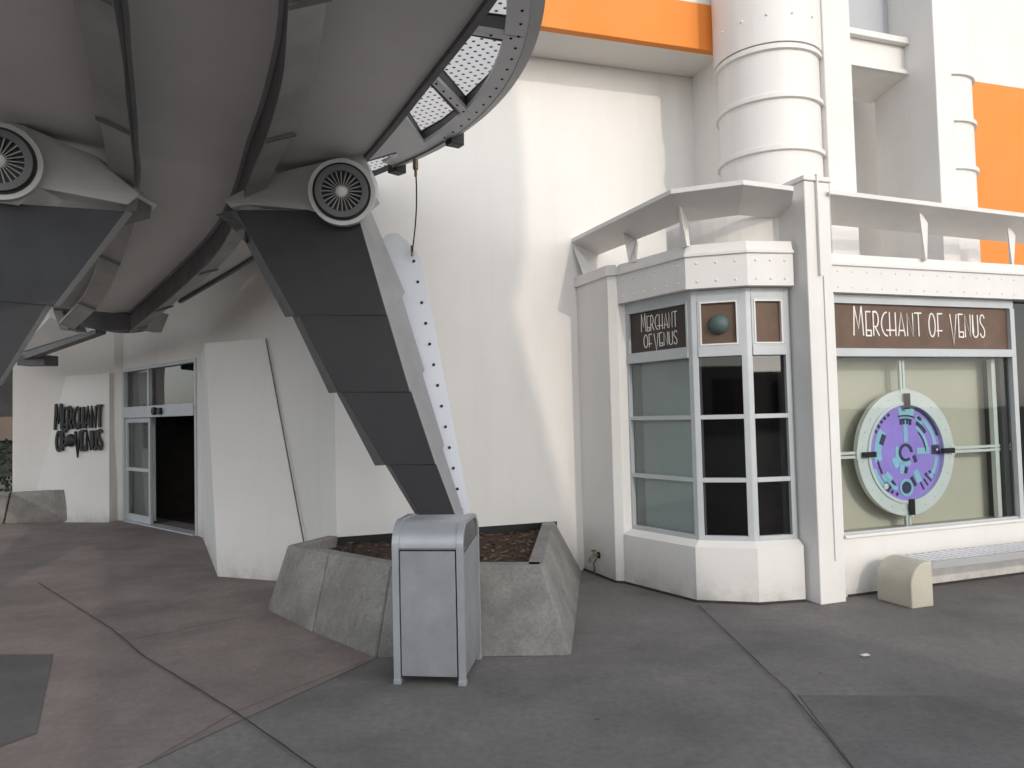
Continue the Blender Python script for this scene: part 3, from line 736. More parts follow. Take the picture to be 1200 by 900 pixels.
# ================================================================== tower of cylinders and fins above the wing
TW = thing('roof_tower', 'white tower of ribbed half cylinders and tall fins rising above the storefront roof', 'tower', (3.8, 8.2, 3.09))
fA = V((3.12, 7.49, 0))+dF*.165
def fin(name, o, w, dep, z1, m='trim'):
    mb = MB(); mb.vprism([o, o+dF*w, o+dF*w-nF*dep, o-nF*dep], 3.092, z1); return mb.build(name, M[m], TW, bevel=.01)
fin('fin', fA, .355, 1.0, 8.6)
pB = V((4.53, 8.0, 0))+dF*.19; fin('fin', pB, .24, .85, 8.6)
def cylinder(c, r, rings, ztop, sm):
    mb = MB(); mb.cyl(v3(c, 3.092), v3(c, ztop), r, n=72); o = mb.build('cylinder', M['trim'], TW)
    for z in rings:
        m2 = MB(); n = 72
        prof = [(r-.02, -.035), (r+.032, -.026), (r+.032, .016), (r+.02, .03), (r-.02, .035)]
        vs = []; fs = []
        for i in range(n):
            a = 2*math.pi*i/n
            for p in prof: vs.append(V((c.x+math.cos(a)*p[0], c.y+math.sin(a)*p[0], z+p[1])))
        k = len(prof)
        for i in range(n):
            for j in range(k): fs.append([i*k+j, i*k+(j+1) % k, ((i+1) % n)*k+(j+1) % k, ((i+1) % n)*k+j])
        m2.add(vs, fs); m2.build('ring', M['trim'], o)
    return o
c1 = V((2.80, 7.86, 0))
def ringz(y, c, r): return EYE+(478-y)/FPX*(c.y-r*.95)
c1o = cylinder(c1, .515, [ringz(168, c1, .54), ringz(105, c1, .54), ringz(46, c1, .54)], 6.75, 0)
mb = MB(); zc = ringz(46, c1, .54)+.04
mb.cyl(v3(c1, zc), v3(c1, 6.3), .55, n=72)
for a in range(200, 330, 26):
    d_ = V((math.cos(R(a)), math.sin(R(a)), 0)); mb.dome(v3(c1+d_*.55, zc+.28), d_, .016, n=8, rings=2); 
    if a % 2: mb.dome(v3(c1+d_*.55, zc+.06), d_, .016, n=8, rings=2)
mb.build('collar', M['trim'], TW)
c2 = pB+dF*.46-nF*.45; cylinder(c2, .40, [EYE+(474-y)/FPX*8.3 for y in (195, 138, 82)], 6.05, 0)
# return wall and stepped corbel between the fins
mb = MB(); mb.vprism([W1, W1+nM*.62, W1+nM*.62+dM*.5, W1+dM*.5], 3.092, 7.5); mb.build('return_wall', M['white'], TW)
mb = MB(); o = fA+dF*.356-nF*.40; w = (pB-fA).dot(dF)-.357
z1_ = EYE+(475-62)/FPX*8.0; z2_ = EYE+(475-25)/FPX*8.0
mb.prism([v3(o, z1_), v3(o-nF*.5, z1_-.12), v3(o-nF*.5, z2_), v3(o, z2_)], dF*w)
mb.prism([v3(o+nF*.05, z1_+.001), v3(o+nF*.002, z1_+.001), v3(o+nF*.002, z1_+.05), v3(o+nF*.05, z1_+.05)], dF*w)
mb.prism([v3(o+nF*.08, z2_+.002), v3(o-nF*.5, z2_+.002), v3(o-nF*.5, z2_+.07), v3(o+nF*.08, z2_+.07)], dF*w)
mb.build('corbel', M['trim'], TW, bevel=.004)
mb = MB(); mb.prism([v3(o-nF*.2, z2_+.072), v3(o-nF*.5, z2_+.072), v3(o-nF*.5, 8.5), v3(o-nF*.2, 8.5)], dF*w); mb.build('tower_panel', mat('blue_grey_panel_paint', (.45, .46, .49), .6), TW)

# ================================================================== wall spigot
sp = atw(702, 655, W0, pE); nS = V(((pE-W0).y, -(pE-W0).x, 0)).normalized(); nS = -nS if nS.x > 0 else nS
SPG = thing('water_spigot', 'small weathered brass water spigot on the white pier beside the planter', 'spigot', tuple(sp))
mb = MB(); mb.cyl(sp+Zup*.04, sp+Zup*.04+nS*.012, .035, n=16); mb.build('plate', M['blackmetal'], SPG)
mb = MB(); q_ = sp+Zup*.04; mb.tube([q_, q_+nS*.07, q_+nS*.1-Zup*.03, q_+nS*.11-Zup*.07], .014, 10); mb.cyl(q_+nS*.06, q_+nS*.06+Zup*.045, .008, n=8); mb.cyl(q_+nS*.06+Zup*.045, q_+nS*.06+Zup*.057, .028, n=12)
mb.tube([q_+nS*.03-Zup*.03, q_+nS*.05-Zup*.09+(pE-W0)*-.05, q_-Zup*.14+nS*.02+(pE-W0)*-.1, q_-Zup*.24+nS*.01-(pE-W0)*.13], .007, 8)
mb.build('faucet', M['brass'], SPG)

# ================================================================== bench
BN = thing('bench', 'low metal slat bench on pale concrete end blocks under the big window', 'bench', (3.2, 6.6, 0))
bo = V((3.165, 6.68, 0)); bw = .24; bdp = .37
def block(o):
    mb = MB(); prof = [(0, 0), (bw, 0), (bw, .375)]+[(.2-.2*math.sin(R(a))*1.0, .175+.2*math.cos(R(a))) for a in range(0, 91, 10)]
    prof = [(0, 0), (bw, 0), (bw, .375)]+[(.19-.19*math.sin(R(a)), .185+.19*math.cos(R(a))) for a in range(0, 91, 9)]
    mb.prism([o+dF*a+Zup*z for a, z in prof], nF*bdp); return mb.build('end_block', M['benchcon'], BN, bevel=.012, segs=3)
block(bo); block(bo+dF*2.3)
mb = MB(); t = bw+.012
while t < 2.285:
    mb.box(bo+dF*t+Zup*.345+nF*.02, dF*.056, nF*(bdp-.055), Zup*.02); t += .09
mb.build('slats', M['benchmetal'], BN, bevel=.003)
mb = MB(); mb.box(bo+dF*(bw+.002)+Zup*.305+nF*(bdp-.034), dF*(2.3-bw-.004), nF*.03, Zup*.062); mb.box(bo+dF*(bw+.002)+Zup*.305-nF*.012, dF*(2.3-bw-.004), nF*.03, Zup*.055)
mb.build('rail', mat('bench_rail_paint', (.38, .375, .38), .5, metal=.0), BN, bevel=.003)

# litter
l_ = atz(1012, 769, .016); mb = MB(); e = V((.05, .012, 0)); mb.prism([l_, l_+e, l_+e+V((-.008, .03, .002)), l_+V((-.01, .028, 0))], (0, 0, .004))
tag(mb.build('paper_scrap', M['paper']), 'tiny white paper scrap lying on the dark pavement before the bench', 'litter')

# ================================================================== planters
def planter_panel(parent, b0_, b1_, t0_, t1_, th=.13):
    mb = MB(); b0_, b1_, t0_, t1_ = V(b0_), V(b1_), V(t0_), V(t1_)
    e = (b1_-b0_).normalized(); inn_ = V((-e.y, e.x, 0))
    g_ = e*.015
    F4 = [b0_+g_, b1_-g_, t1_-g_, t0_+g_]; Bk = [p+inn_*th for p in F4]
    mb.loft(F4, Bk); return mb.build('concrete_panel', M['concrete'], parent, bevel=.014, segs=3)
ZP = .57
PL = thing('planter', 'grey angular concrete planter behind the silver trash can', 'planter', (-.9, 6.2, 0), group='concrete planters')
pbs = [V((-2.26, 6.83, 0)), V((-1.65, 6.08, 0)), V((-1.02, 5.40, 0)), V((.372, 5.337, 0)), V((.70, 8.12, 0))]
pts_ = [atz(336, 639, ZP), atz(384, 648, ZP), atz(457, 662, ZP), atz(637, 662, ZP), atz(650, 611, ZP)]
bK = V((K.x-.16, K.y-.02, 0)); tK = v3(bK+V((.1, .0, 0)), ZP)
planter_panel(PL, bK, pbs[0], tK, pts_[0])
mb = MB()
for i in range(4):
    a_, b_, c_, d_ = [lerp(p, V((-.7, 6.8, p.z)), .035) for p in (pbs[i], pbs[i+1], pts_[i+1]-Zup*.05, pts_[i]-Zup*.05)]
    mb.quad(a_, b_, c_, d_)
mb.build('joint_filler', M['joint'], PL, recalc=False)
for i in range(4): planter_panel(PL, pbs[i], pbs[i+1], pts_[i], pts_[i+1])
mb = MB(); n = 26
inner = [v3(p, .47) for p in (lerp(pts_[0], V((-.8, 6.8, 0)), .06), lerp(pts_[1], V((-.8, 6.8, 0)), .05), lerp(pts_[2], V((-.8, 6.8, 0)), .05), lerp(pts_[3], V((-.5, 6.8, 0)), .05), V((.45, 8.1, 0)), K+nM*.03)]
# bumpy soil as a grid clipped to the planter outline
def inside(p, poly):
    c = False; j = len(poly)-1
    for i in range(len(poly)):
        if (poly[i].y > p.y) != (poly[j].y > p.y) and p.x < (poly[j].x-poly[i].x)*(p.y-poly[i].y)/(poly[j].y-poly[i].y)+poly[i].x: c = not c
        j = i
    return c
from mathutils import noise as mn
gx, gy, st = 60, 60, .05; idx = {}
soil = MB()
for i in range(gx):
    for j in range(gy):
        p = V((-2.2+i*st, 5.5+j*st, 0))
        if inside(p, inner): idx[(i, j)] = len(soil.v); soil.v.append(V((p.x, p.y, .47+.035*mn.noise(p*3)+.02*mn.noise(p*14))))
for (i, j) in list(idx):
    if all(k in idx for k in ((i+1, j), (i+1, j+1), (i, j+1))):
        soil.f.append([idx[(i, j)], idx[(i+1, j)], idx[(i+1, j+1)], idx[(i, j+1)]]); soil.m.append(0); soil.sm.append(True)
cells = list(idx); soil.mi = 1
for k in range(420):
    i, j = random.choice(cells); p = soil.v[idx[(i, j)]]+V((random.uniform(-.02, .02), random.uniform(-.02, .02), .008)); a = random.uniform(0, 6.28); l = random.uniform(.012, .04)
    e_1 = V((math.cos(a), math.sin(a), random.uniform(-.3, .3)))*l; e_2 = V((-math.sin(a), math.cos(a), random.uniform(-.2, .4)))*l*.4
    soil.quad(p-e_1-e_2, p+e_1-e_2, p+e_1+e_2, p-e_1+e_2)
soil.build('soil', [M['soil'], M['chips']], PL, recalc=False)
fill = MB(); fill.quad(*[v3(p, .415) for p in inner]); fill.build('soil_bed', M['soil'], PL, recalc=False)
mb = MB(); q_ = atz(411, 655, .5); mb.cyl(v3(q_, .40), v3(q_, .60), .022, n=12); mb.cyl(v3(q_, .57), v3(q_, .64), .03, n=12)
tag(mb.build('irrigation_pipe', M['blackmetal']), 'short dark irrigation pipe standing in the planter soil', 'pipe')

P2 = thing('planter', 'grey concrete planter in front of the wall sign at far left', 'planter', (-8.5, 12.8, 0), group='concrete planters')
q0, q1, q2, q3 = V((*gp(-90, 618), 0)), V((*gp(4, 614), 0)), V((*gp(84, 612), 0)), V((*gp(100, 609), 0))
s0, s1, s2, s3 = atz(-80, 577, ZP), atz(12, 577, ZP), atz(75, 574, ZP), atz(90, 571, ZP)
for a, b, c, d in ((q0, q1, s0, s1), (q1, q2, s1, s2), (q2, q3+V((.1, .4, 0)), s2, s3+V((0, .3, 0)))): planter_panel(P2, a, b, c, d)
mb = MB(); mb.quad(v3(s0, .5), v3(s1, .5), v3(s2, .5), v3(V((-7.75, 13.35, 0)), .5), v3(V((-10.4, 13.6, 0)), .5)); mb.build('soil', M['soil'], P2, recalc=False)

# ================================================================== trash can
TC = thing('trash_can', 'silver grey metal trash can with rounded hood in front of the planter', 'trash can', (-.52, 5.1, 0))
an = R(-8); u = V((math.cos(an), math.sin(an), 0)); v_ = V((-math.sin(an), math.cos(an), 0))
to = V((-.80, 4.865, 0)); TWd, TDp = .468, .56; zsh = .865; ztop = 1.03; rc_ = .165
def tp(a, b, z): return to+u*a+v_*b+Zup*z
mb = MB(); mb.box(tp(.02, .02, .05), u*(TWd-.04), v_*(TDp-.04), Zup*(zsh-.05)); mb.build('body', M['silverpanel'], TC, bevel=.004)
def prof(r0=0., n=10, z0=.03):
    P = [(0+r0, z0)]
    for i in range(n+1):
        a = math.pi/2*i/n; P.append((rc_-(rc_-r0)*math.cos(a), zsh+(rc_-r0)*math.sin(a)))
    for i in range(n+1):
        a = math.pi/2*(1-i/n); P.append((TDp-rc_+(rc_-r0)*math.cos(a), zsh+(rc_-r0)*math.sin(a)))
    P.append((TDp-r0, z0)); return P
def arch(a0, a1, r_in, r_out, z0=.03):
    mb = MB(); Oo, Ii = prof(r_out, z0=z0), prof(r_in, z0=z0); n = len(Oo)
    vs = [tp(a0, y, z) for y, z in Oo]+[tp(a0, y, z) for y, z in Ii]+[tp(a1, y, z) for y, z in Oo]+[tp(a1, y, z) for y, z in Ii]
    mb.smooth = False; fs = []
    for i in range(n-1):
        fs += [[i, i+1, 2*n+i+1, 2*n+i], [n+i, 3*n+i, 3*n+i+1, n+i+1], [i, n+i, n+i+1, i+1], [2*n+i, 2*n+i+1, 3*n+i+1, 3*n+i]]
    fs += [[0, 2*n, 3*n, n], [n-1, 2*n-1, 4*n-1, 3*n-1]]
    mb.add(vs, fs); return mb
for a in (0, TWd-.045): 
    m2 = arch(a, a+.045, .03, 0)
    for k in range(9): m2.dome(tp(a+.0225, -.0005, .12+k*.085), -v_, .005, n=7, rings=2)
    o_ = m2.build('side_trim', M['silver'], TC, bevel=.003)
    o_.data.polygons.foreach_set('use_smooth', [False]*len(o_.data.polygons))
m2 = arch(.046, TWd-.046, .022, .008, z0=zsh-.005); ho = m2.build('hood', M['silver'], TC)
bm = bmesh.new(); bm.from_mesh(ho.data)
for f_ in bm.faces: f_.smooth = True
for e_2 in bm.edges:
    if len(e_2.link_faces) == 2 and e_2.calc_face_angle(0) > R(40): e_2.smooth = False
bm.to_mesh(ho.data); bm.free()
mb = MB(); mb.box(tp(.054, -.002, .055), u*(TWd-.108), v_*.021, Zup*(zsh-.078)); mb.build('door_panel', M['silverpanel'], TC, bevel=.003)
mb = MB(); mb.box(tp(.05, .006, .045), u*(TWd-.1), v_*.012, Zup*(zsh-.06)); mb.build('door_gap', M['black'], TC)
for s, a in ((1, TWd-.012), (-1, .012)):
    w_ = prof(.035, z0=zsh-.02); mb = MB(); mb.prism([tp(a, y, z) for y, z in w_], u*(-.01*s)); mb.build('swing_flap', M['flap'], TC)
    mb = MB(); mb.prism([tp(a, .035, .05), tp(a, TDp-.035, .05), tp(a, TDp-.035, zsh-.0), tp(a, .035, zsh-.05)], u*(.008*s)); mb.build('side_panel', M['silverpanel'], TC, bevel=.002)
for a in (.0, TWd-.045):
    for b in (0, TDp-.05):
        mb = MB(); mb.box(tp(a-.003, b-.004, .0), u*.05, v_*.055, Zup*.032); mb.build('foot', M['silver'], TC, bevel=.004)
# ================================================================== overhead walkway
HZ = [(-50, 2.1), (200, 2.1), (230, 2.05), (270, 1.9), (303, 1.75), (333, 1.62), (368, 1.5), (420, 1.35)]
def hz(y):
    for (a, b), (c, d) in zip(HZ[:-1], HZ[1:]):
        if y <= c: return b+(d-b)*(y-a)/(c-a)
    return 1.35
OW = thing('overhead_walkway', 'grey brown underside of the curving elevated walkway with steel ribs', 'walkway', (-2, 4, 3.7))
def lift(pts): return [atz(x, y, EYE+hz(y)) for x, y in pts]
rimP = lift([(570, 0), (505, 86), (430, 180), (355, 257), (292, 303), (210, 352)])
ribR = lift([(334, 0), (328, 50), (311, 117), (293, 167), (273, 230), (238, 285), (150, 368)])
ribL = lift([(142, 0), (147, 57), (153, 113), (157, 167), (157, 225), (123, 319), (87, 362)])
def extend(P, n=1, step=1.3):       # continue backwards over the viewer's head on a gentle curve
    P = list(P); d = (P[0]-P[1]); d.z = 0; d.normalize(); out = []
    p = P[0]; a = 0
    for i in range(n):
        a += R(-2.0); dd = V((d.x*math.cos(a)-d.y*math.sin(a), d.x*math.sin(a)+d.y*math.cos(a), 0)); p = p+dd*step; p = v3(p, P[0].z+.02*(i+1)); out.append(p)
    return out[::-1]+P
NS = 8
cR, cL, cRim = catmull(extend(ribR), NS), catmull(extend(ribL), NS), catmull(extend(rimP), NS)
# outer left edge mirrors the right panel
def side(curve, i):
    d = curve[min(i+1, len(curve)-1)]-curve[max(i-1, 0)]; d.z = 0; d.normalize(); return V((d.y, -d.x, 0))
cLL = []
for i, p in enumerate(cL):
    j = int(i*len(cRim)/len(cL)); j = min(j, len(cRim)-1)
    cLL.append(p-side(cL, i)*1.25)
def resample(c, n):
    L_ = [0]
    for a, b in zip(c[:-1], c[1:]): L_.append(L_[-1]+(b-a).length)
    out = []
    for k in range(n):
        t = L_[-1]*k/(n-1); i = 0
        while i < len(c)-2 and L_[i+1] < t: i += 1
        out.append(lerp(c[i], c[i+1], (t-L_[i])/max(1e-6, L_[i+1]-L_[i])))
    return out
NR = 44
cR, cL, cRim, cLL = [resample(c, NR) for c in (cR, cL, cRim, cLL)]
def panel(A, B, lab=None, th=.16):
    mb = MB(); mb.smooth = True
    for i in range(NR-1):
        a, b, c, d = A[i], B[i], B[i+1], A[i+1]
        mb.quad(a, b, c, d)
    mb.smooth = False
    t = Zup*th
    for i in range(NR-1):
        a, b, c, d = A[i]+t, B[i]+t, B[i+1]+t, A[i+1]+t; mb.quad(a, d, c, b)
        mb.quad(A[i], A[i+1], A[i+1]+t, A[i]+t); mb.quad(B[i], B[i]+t, B[i+1]+t, B[i+1])
    mb.quad(A[0], A[0]+t, B[0]+t, B[0]); mb.quad(A[-1], B[-1], B[-1]+t, A[-1]+t)
    return mb.build('soffit_panel', M['panel'], OW, recalc=False)
panel(cR, cRim); panel(cL, cR); panel(cLL, cL)
# dark edge strip on the right rim
mb = MB(); mb.sweep([(p, side(cRim, i), Zup) for i, p in enumerate(cRim)], [(-.012, -.035), (.03, -.035), (.03, .26), (-.012, .26)]); mb.build('edge_strip', M['ribdark'], OW)
def rib(curve, s):
    path = [(p, side(curve, i)*s, Zup) for i, p in enumerate(curve)]
    mb = MB()
    mb.sweep(path, [(0, .0), (.012, .0), (.012, -.25), (0, -.25)])
    mb.mi = 1; mb.sweep(path, [(0, -.251), (.17, -.185), (.17, -.206), (0, -.272)])
    mb.mi = 2; mb.sweep(path, [(-.002, -.004), (-.03, -.004), (-.03, -.022), (-.002, -.022)])
    o = mb.build('rib', [M['ribdark'], M['rib'], M['grey']], OW)
    for k in range(4, NR-4, 8):
        p, sd, _ = path[k]; d = curve[k+1]-curve[k]; d.normalize()
        m2 = MB(); m2.box(p-d*.02-Zup*.29+sd*.0, sd*.19+Zup*.072, d*.04, Zup*.016)
        m2.build('gusset', M['ribdark'], o)
    return o
rib(cR, 1); rib(cL, -1)
# curved cross beam at the far end and the lower panel beyond it
xb0, xb1 = at(63, 362, 10.1), at(172, 369, 9.9)
mb = MB(); n = 14; top_, bot_ = [], []
for i in range(n+1):
    t = i/n; x = lerp(62, 172, t); y0 = lerp(361, 371, t); sag = 4*t*(1-t)
    top_.append(at(x, y0-1, 10.05)); bot_.append(at(x+2, y0+6+15*sag, 10.05))
for i in range(n): mb.loft([top_[i], top_[i+1], bot_[i+1], bot_[i]], [p+V((.05, .35, .0)) for p in (top_[i], top_[i+1], bot_[i+1], bot_[i])])
mb.build('cross_beam', M['ribdark'], OW, recalc=True)
for xa in (62, 170):
    mb = MB(); a_, b_ = at(xa, 364, 10.0), at(xa+ (8 if xa < 100 else -9), 386, 10.0)
    d = V((.12, 0, 0)); mb.loft([a_, a_+d, b_+d, b_], [p+V((.02, .4, 0)) for p in (a_, a_+d, b_+d, b_)])
    mb.build('end_plate', M['rib'], OW, bevel=.006)
mb = MB(); P4 = [at(58, 372, 10.9), at(104, 388, 10.9), at(48, 409, 12.4), at(20, 414, 12.6)]
mb.loft(P4, [p+Zup*.15 for p in P4]); mb.build('soffit_panel', M['panel'], OW)
mb = MB()
for (a_, b_) in (((112, 386, 10.8), (18, 416, 12.6)),):
    A1, A2 = at(*a_), at(*b_); mb.loft([A1, A1-Zup*.06, A1-Zup*.06+V((.1, .1, 0)), A1+V((.1, .1, 0))], [A2, A2-Zup*.12, A2-Zup*.12+V((.1, .1, 0)), A2+V((.1, .1, 0))])
A1 = at(20, 417, 12.4); mb.box(A1-Zup*.16, V((.42, .05, 0)), V((.05, .3, 0)), Zup*.17)
mb.build('edge_strip', M['ribdark'], OW)
# deck slab above so that the walkway is solid
mb = MB()
for i in range(NR-1):
    mb.loft([cLL[i]+Zup*.262, cRim[i]+Zup*.262, cRim[i+1]+Zup*.262, cLL[i+1]+Zup*.262], [cLL[i]+Zup*.5, cRim[i]+Zup*.5, cRim[i+1]+Zup*.5, cLL[i+1]+Zup*.5])
mb.build('deck', M['ribdark'], OW, recalc=True)
# upper slab that fills the space between the walkway and the shop wall
mb = MB(); rimc = [cRim[i] for i in range(0, NR-8, 3)]
pl_ = [v3(p-side(cRim, 3)*.12, 0) for p in rimc]+[K+V((-.6, .35, 0)), doorR+V((-.1, .0, 0)), doorL+V((-.1, -.1, 0)), WLc+V((-.5, -.1, 0)), V((-10.5, 11, 0)), V((-3.2, 3.4, 0))]
mb.prism([v3(p, 4.26) for p in pl_], Zup*.2); mb.build('upper_slab', M['panel'], OW)

# ================================================================== support legs
def hub(parent, c, nrm, Rr):
    nrm = V(nrm).normalized()
    m0 = MB(); m0.cyl(c-nrm*.06, c+nrm*.05, Rr, n=56); base = m0.build('hub', M['armgrey'], parent, bevel=.006)
    m1 = MB(); m1.cyl(c+nrm*.0505, c+nrm*.056, Rr*.87, n=56); m1.build('groove', M['black'], base)
    m2 = MB(); m2.annulus(c+nrm*.045, nrm, Rr*.60, Rr*.79, .05, 56); m2.build('ring', M['hubring'], base, bevel=.003)
    m3 = MB(); m3.cyl(c+nrm*.0565, c+nrm*.062, Rr*.64, n=48); m3.build('grille_back', M['black'], base)
    t = nrm.orthogonal().normalized(); b = nrm.cross(t); m4 = MB()
    for i in range(24):
        a = 2*math.pi*i/24; d = t*math.cos(a)+b*math.sin(a); e = nrm.cross(d)
        p = c+nrm*.064; w0_, w1_ = Rr*.010, Rr*.017
        m4.prism([p+d*Rr*.17-e*w0_, p+d*Rr*.62-e*w1_, p+d*Rr*.62+e*w1_, p+d*Rr*.17+e*w0_], nrm*.022)
    m4.build('fan_blade', M['grey'], base)
    m5 = MB(); m5.dome(c+nrm*.062, nrm, Rr*.2, n=24, rings=5, flat=.45); m5.build('cap', M['trim'], base)
def leg_segment(parent, f4, r2, l2, D0, dback=.34):
    # f4: front quad px (TL,TR,BR,BL); r2: px of the rear right edge (top,bottom); l2: px of rear left edge
    Fq = [at(x, y, D0(y)) for x, y in f4]
    Bq = [at(l2[0][0], l2[0][1], D0(l2[0][1])+.14), at(r2[0][0], r2[0][1], D0(r2[0][1])+dback), at(r2[1][0], r2[1][1], D0(r2[1][1])+dback), at(l2[1][0], l2[1][1], D0(l2[1][1])+.14)]
    mb = MB(); vs = Fq+Bq
    mb.mi = 0; mb.add(vs, [[0, 1, 2, 3]]); mb.mi = 1; mb.add(vs, [[1, 5, 6, 2], [4, 7, 6, 5], [0, 4, 5, 1], [3, 2, 6, 7]]); mb.mi = 2; mb.add(vs, [[0, 3, 7, 4]])
    o = mb.build('leg_segment', [M['dark'], M['grey'], M['ribdark']], parent, recalc=False)
    bm = bmesh.new(); bm.from_mesh(o.data); bmesh.ops.remove_doubles(bm, verts=bm.verts, dist=1e-4); bmesh.ops.recalc_face_normals(bm, faces=bm.faces); bm.to_mesh(o.data); bm.free()
    md = o.modifiers.new("bevel", 'BEVEL'); md.width = .008; md.segments = 2; md.limit_method = 'ANGLE'
    return o
LR = thing('support_leg', 'charcoal stepped steel leg with round fan hub standing in the planter', 'support leg', tuple(v3(at(505, 640, 5.95), .45)), group='walkway support legs')
D1 = lambda y: 5.92+.10*(y-250)/355
segs = [([(276, 246), (418, 246), (454, 370), (346, 370)], [(432, 240), (475, 343)], [(268, 248), (334, 372)]),
        ([(348, 366), (452, 362), (481, 460), (396, 460)], [(466, 330), (498, 434)], [(340, 366), (385, 461)]),
        ([(398, 456), (480, 452), (511, 545), (451, 545)], [(490, 420), (521, 522)], [(392, 456), (439, 546)]),
        ([(454, 541), (509, 537), (566, 690), (545, 690)], [(514, 510), (572, 690)], [(449, 541), (539, 690)])]
for i, (f4, r2, l2) in enumerate(segs):
    dd = .012*i; leg_segment(LR, f4, r2, l2, lambda y, dd=dd: D1(y)+dd)
hc = at(401, 226, 5.80)
hub(LR, hc, (.16, -.97, -.12), .255)
# arm plate reaching back to the rib
def arm(parent, px, D, th=.30, D2=None):
    f_ = [at(x, y, d) for (x, y), d in zip(px, D)]; mb = MB(); mb.prism(f_, V((.0, th, .0))); return mb.build('arm', M['armgrey'], parent, bevel=.006)
arm(LR, [(262, 234), (323, 203), (424, 178), (434, 200), (438, 226), (400, 258), (372, 249), (362, 246), (290, 240), (270, 243)], [6.1, 6.02, 5.89, 5.89, 5.89, 5.89, 5.9, 5.91, 6.03, 6.08])
mb = MB(); a_, b_, c_, d_2 = at(252, 253, 6.35), at(270, 256, 6.3), at(287, 272, 6.26), at(281, 276, 6.26)
mb.prism([at(252, 251, 6.1), at(268, 247, 6.08), at(288, 266, 5.96), at(285, 282, 5.92), at(277, 272, 5.93), at(262, 258, 6.07)], V((0, .22, 0))); mb.build('tip_plate', M['ribdark'], LR, bevel=.006)
# riveted pale flange plate behind the leg
mb = MB(); pl = [(448, 280), (456, 273), (466, 273), (478, 283), (494, 303), (520, 440), (552, 606), (567, 688), (520, 688), (500, 590), (470, 420)]
D2 = lambda y: D1(y)+.42
Pp = [at(x, y, D2(y)) for x, y in pl]; mb.prism(Pp, V((0, .03, 0)))
mb.mi = 1
for k in range(13):
    x, y = lerp(485, 536, k/11.), lerp(306, 573, k/11.)
    mb.dome(at(x, y, D2(y)-.004), (0, -1, 0), .0135, n=10, rings=3, flat=.7)
fl_ = mb.build('flange_plate', [M['fin'], M['blackmetal']], LR)

LL = thing('support_leg', 'charcoal stepped steel leg with round fan hub cut by the left edge', 'support leg', tuple(v3(at(-190, 700, 5.1), 0)), group='walkway support legs')
D3 = lambda y: 5.1-.05*(y-250)/355
segL = [([(-85, 232), (148, 247), (63, 359), (-62, 348)], [(156, 250), (70, 360)], [(-92, 230), (-88, 340)]),
        ([(-80, 344), (57, 354), (-4, 452), (-105, 448)], [(63, 356), (2, 452)], [(-90, 344), (-126, 440)]),
        ([(-104, 442), (-8, 446), (-62, 545), (-140, 545)], [(-3, 448), (-57, 546)], [(-112, 440), (-160, 535)]),
        ([(-138, 540), (-66, 541), (-150, 770), (-205, 770)], [(-62, 541), (-142, 770)], [(-150, 530), (-214, 770)])]
for i, (f4, r2, l2) in enumerate(segL):
    dd = .012*i
    leg_segment(LL, f4, r2, l2, lambda y, dd=dd: D3(y)+dd)
hcl = at(0, 190, 4.98); hub(LL, hcl, (.42, -.9, -.12), .255)
arm(LL, [(163, 228), (112, 183), (30, 148), (-20, 132), (-45, 190), (-20, 235), (20, 240), (46, 220), (150, 240)], [5.65, 5.46, 5.13, 5.07, 5.07, 5.07, 5.08, 5.15, 5.6])
mb = MB(); mb.prism([at(162, 232, 5.6), at(150, 243, 5.6), at(128, 252, 5.55), at(122, 258, 5.5), at(160, 247, 5.6)], V((0, .22, 0))); mb.build('tip_plate', M['ribdark'], LL, bevel=.006)

# ================================================================== round balcony with perforated panels
ZR = 4.05
BA = thing('round_balcony', 'grey riveted ring balcony with white perforated floor panels above the walkway edge', 'balcony', (-2, 4.2, ZR))
RC = V((-3.534, 4.197, 0)); RR = 3.782
def rpnt(r, a, z=ZR): return RC+V((math.cos(R(a))*r, math.sin(R(a))*r, z))
def ang_of(x, y): p = atz(x, y, ZR)-RC; return math.degrees(math.atan2(p.y, p.x))
def sector(mb, r0, r1, a0, a1, z0, z1, z0b=None):
    n = max(2, int(abs(a1-a0)/1.5)); z0b = z0 if z0b is None else z0b
    for i in range(n):
        p, q = a0+(a1-a0)*i/n, a0+(a1-a0)*(i+1)/n
        c = [rpnt(r0, p, z0), rpnt(r1, p, z0b), rpnt(r1, q, z0b), rpnt(r0, q, z0)]
        vs = c+[v3(k, z1) for k in c]; fs = [[0, 3, 2, 1], [4, 5, 6, 7], [1, 2, 6, 5], [0, 4, 7, 3]]
        if i == 0: fs.append([0, 1, 5, 4])
        if i == n-1: fs.append([2, 3, 7, 6])
        mb.add(vs, fs)
aE = ang_of(470, 197); aBk = ang_of(534, 167); aS = -42
mb = MB()
sector(mb, RR-.225, RR-.085, aS, aE, ZR, ZR+.03)
mb.mi = 1
a = aS+1
while a < aBk-.5:
    mb.dome(rpnt(RR-.135, a, ZR-.0005), (0, 0, -1), .011, n=8, rings=2, flat=.7); a += 2.35
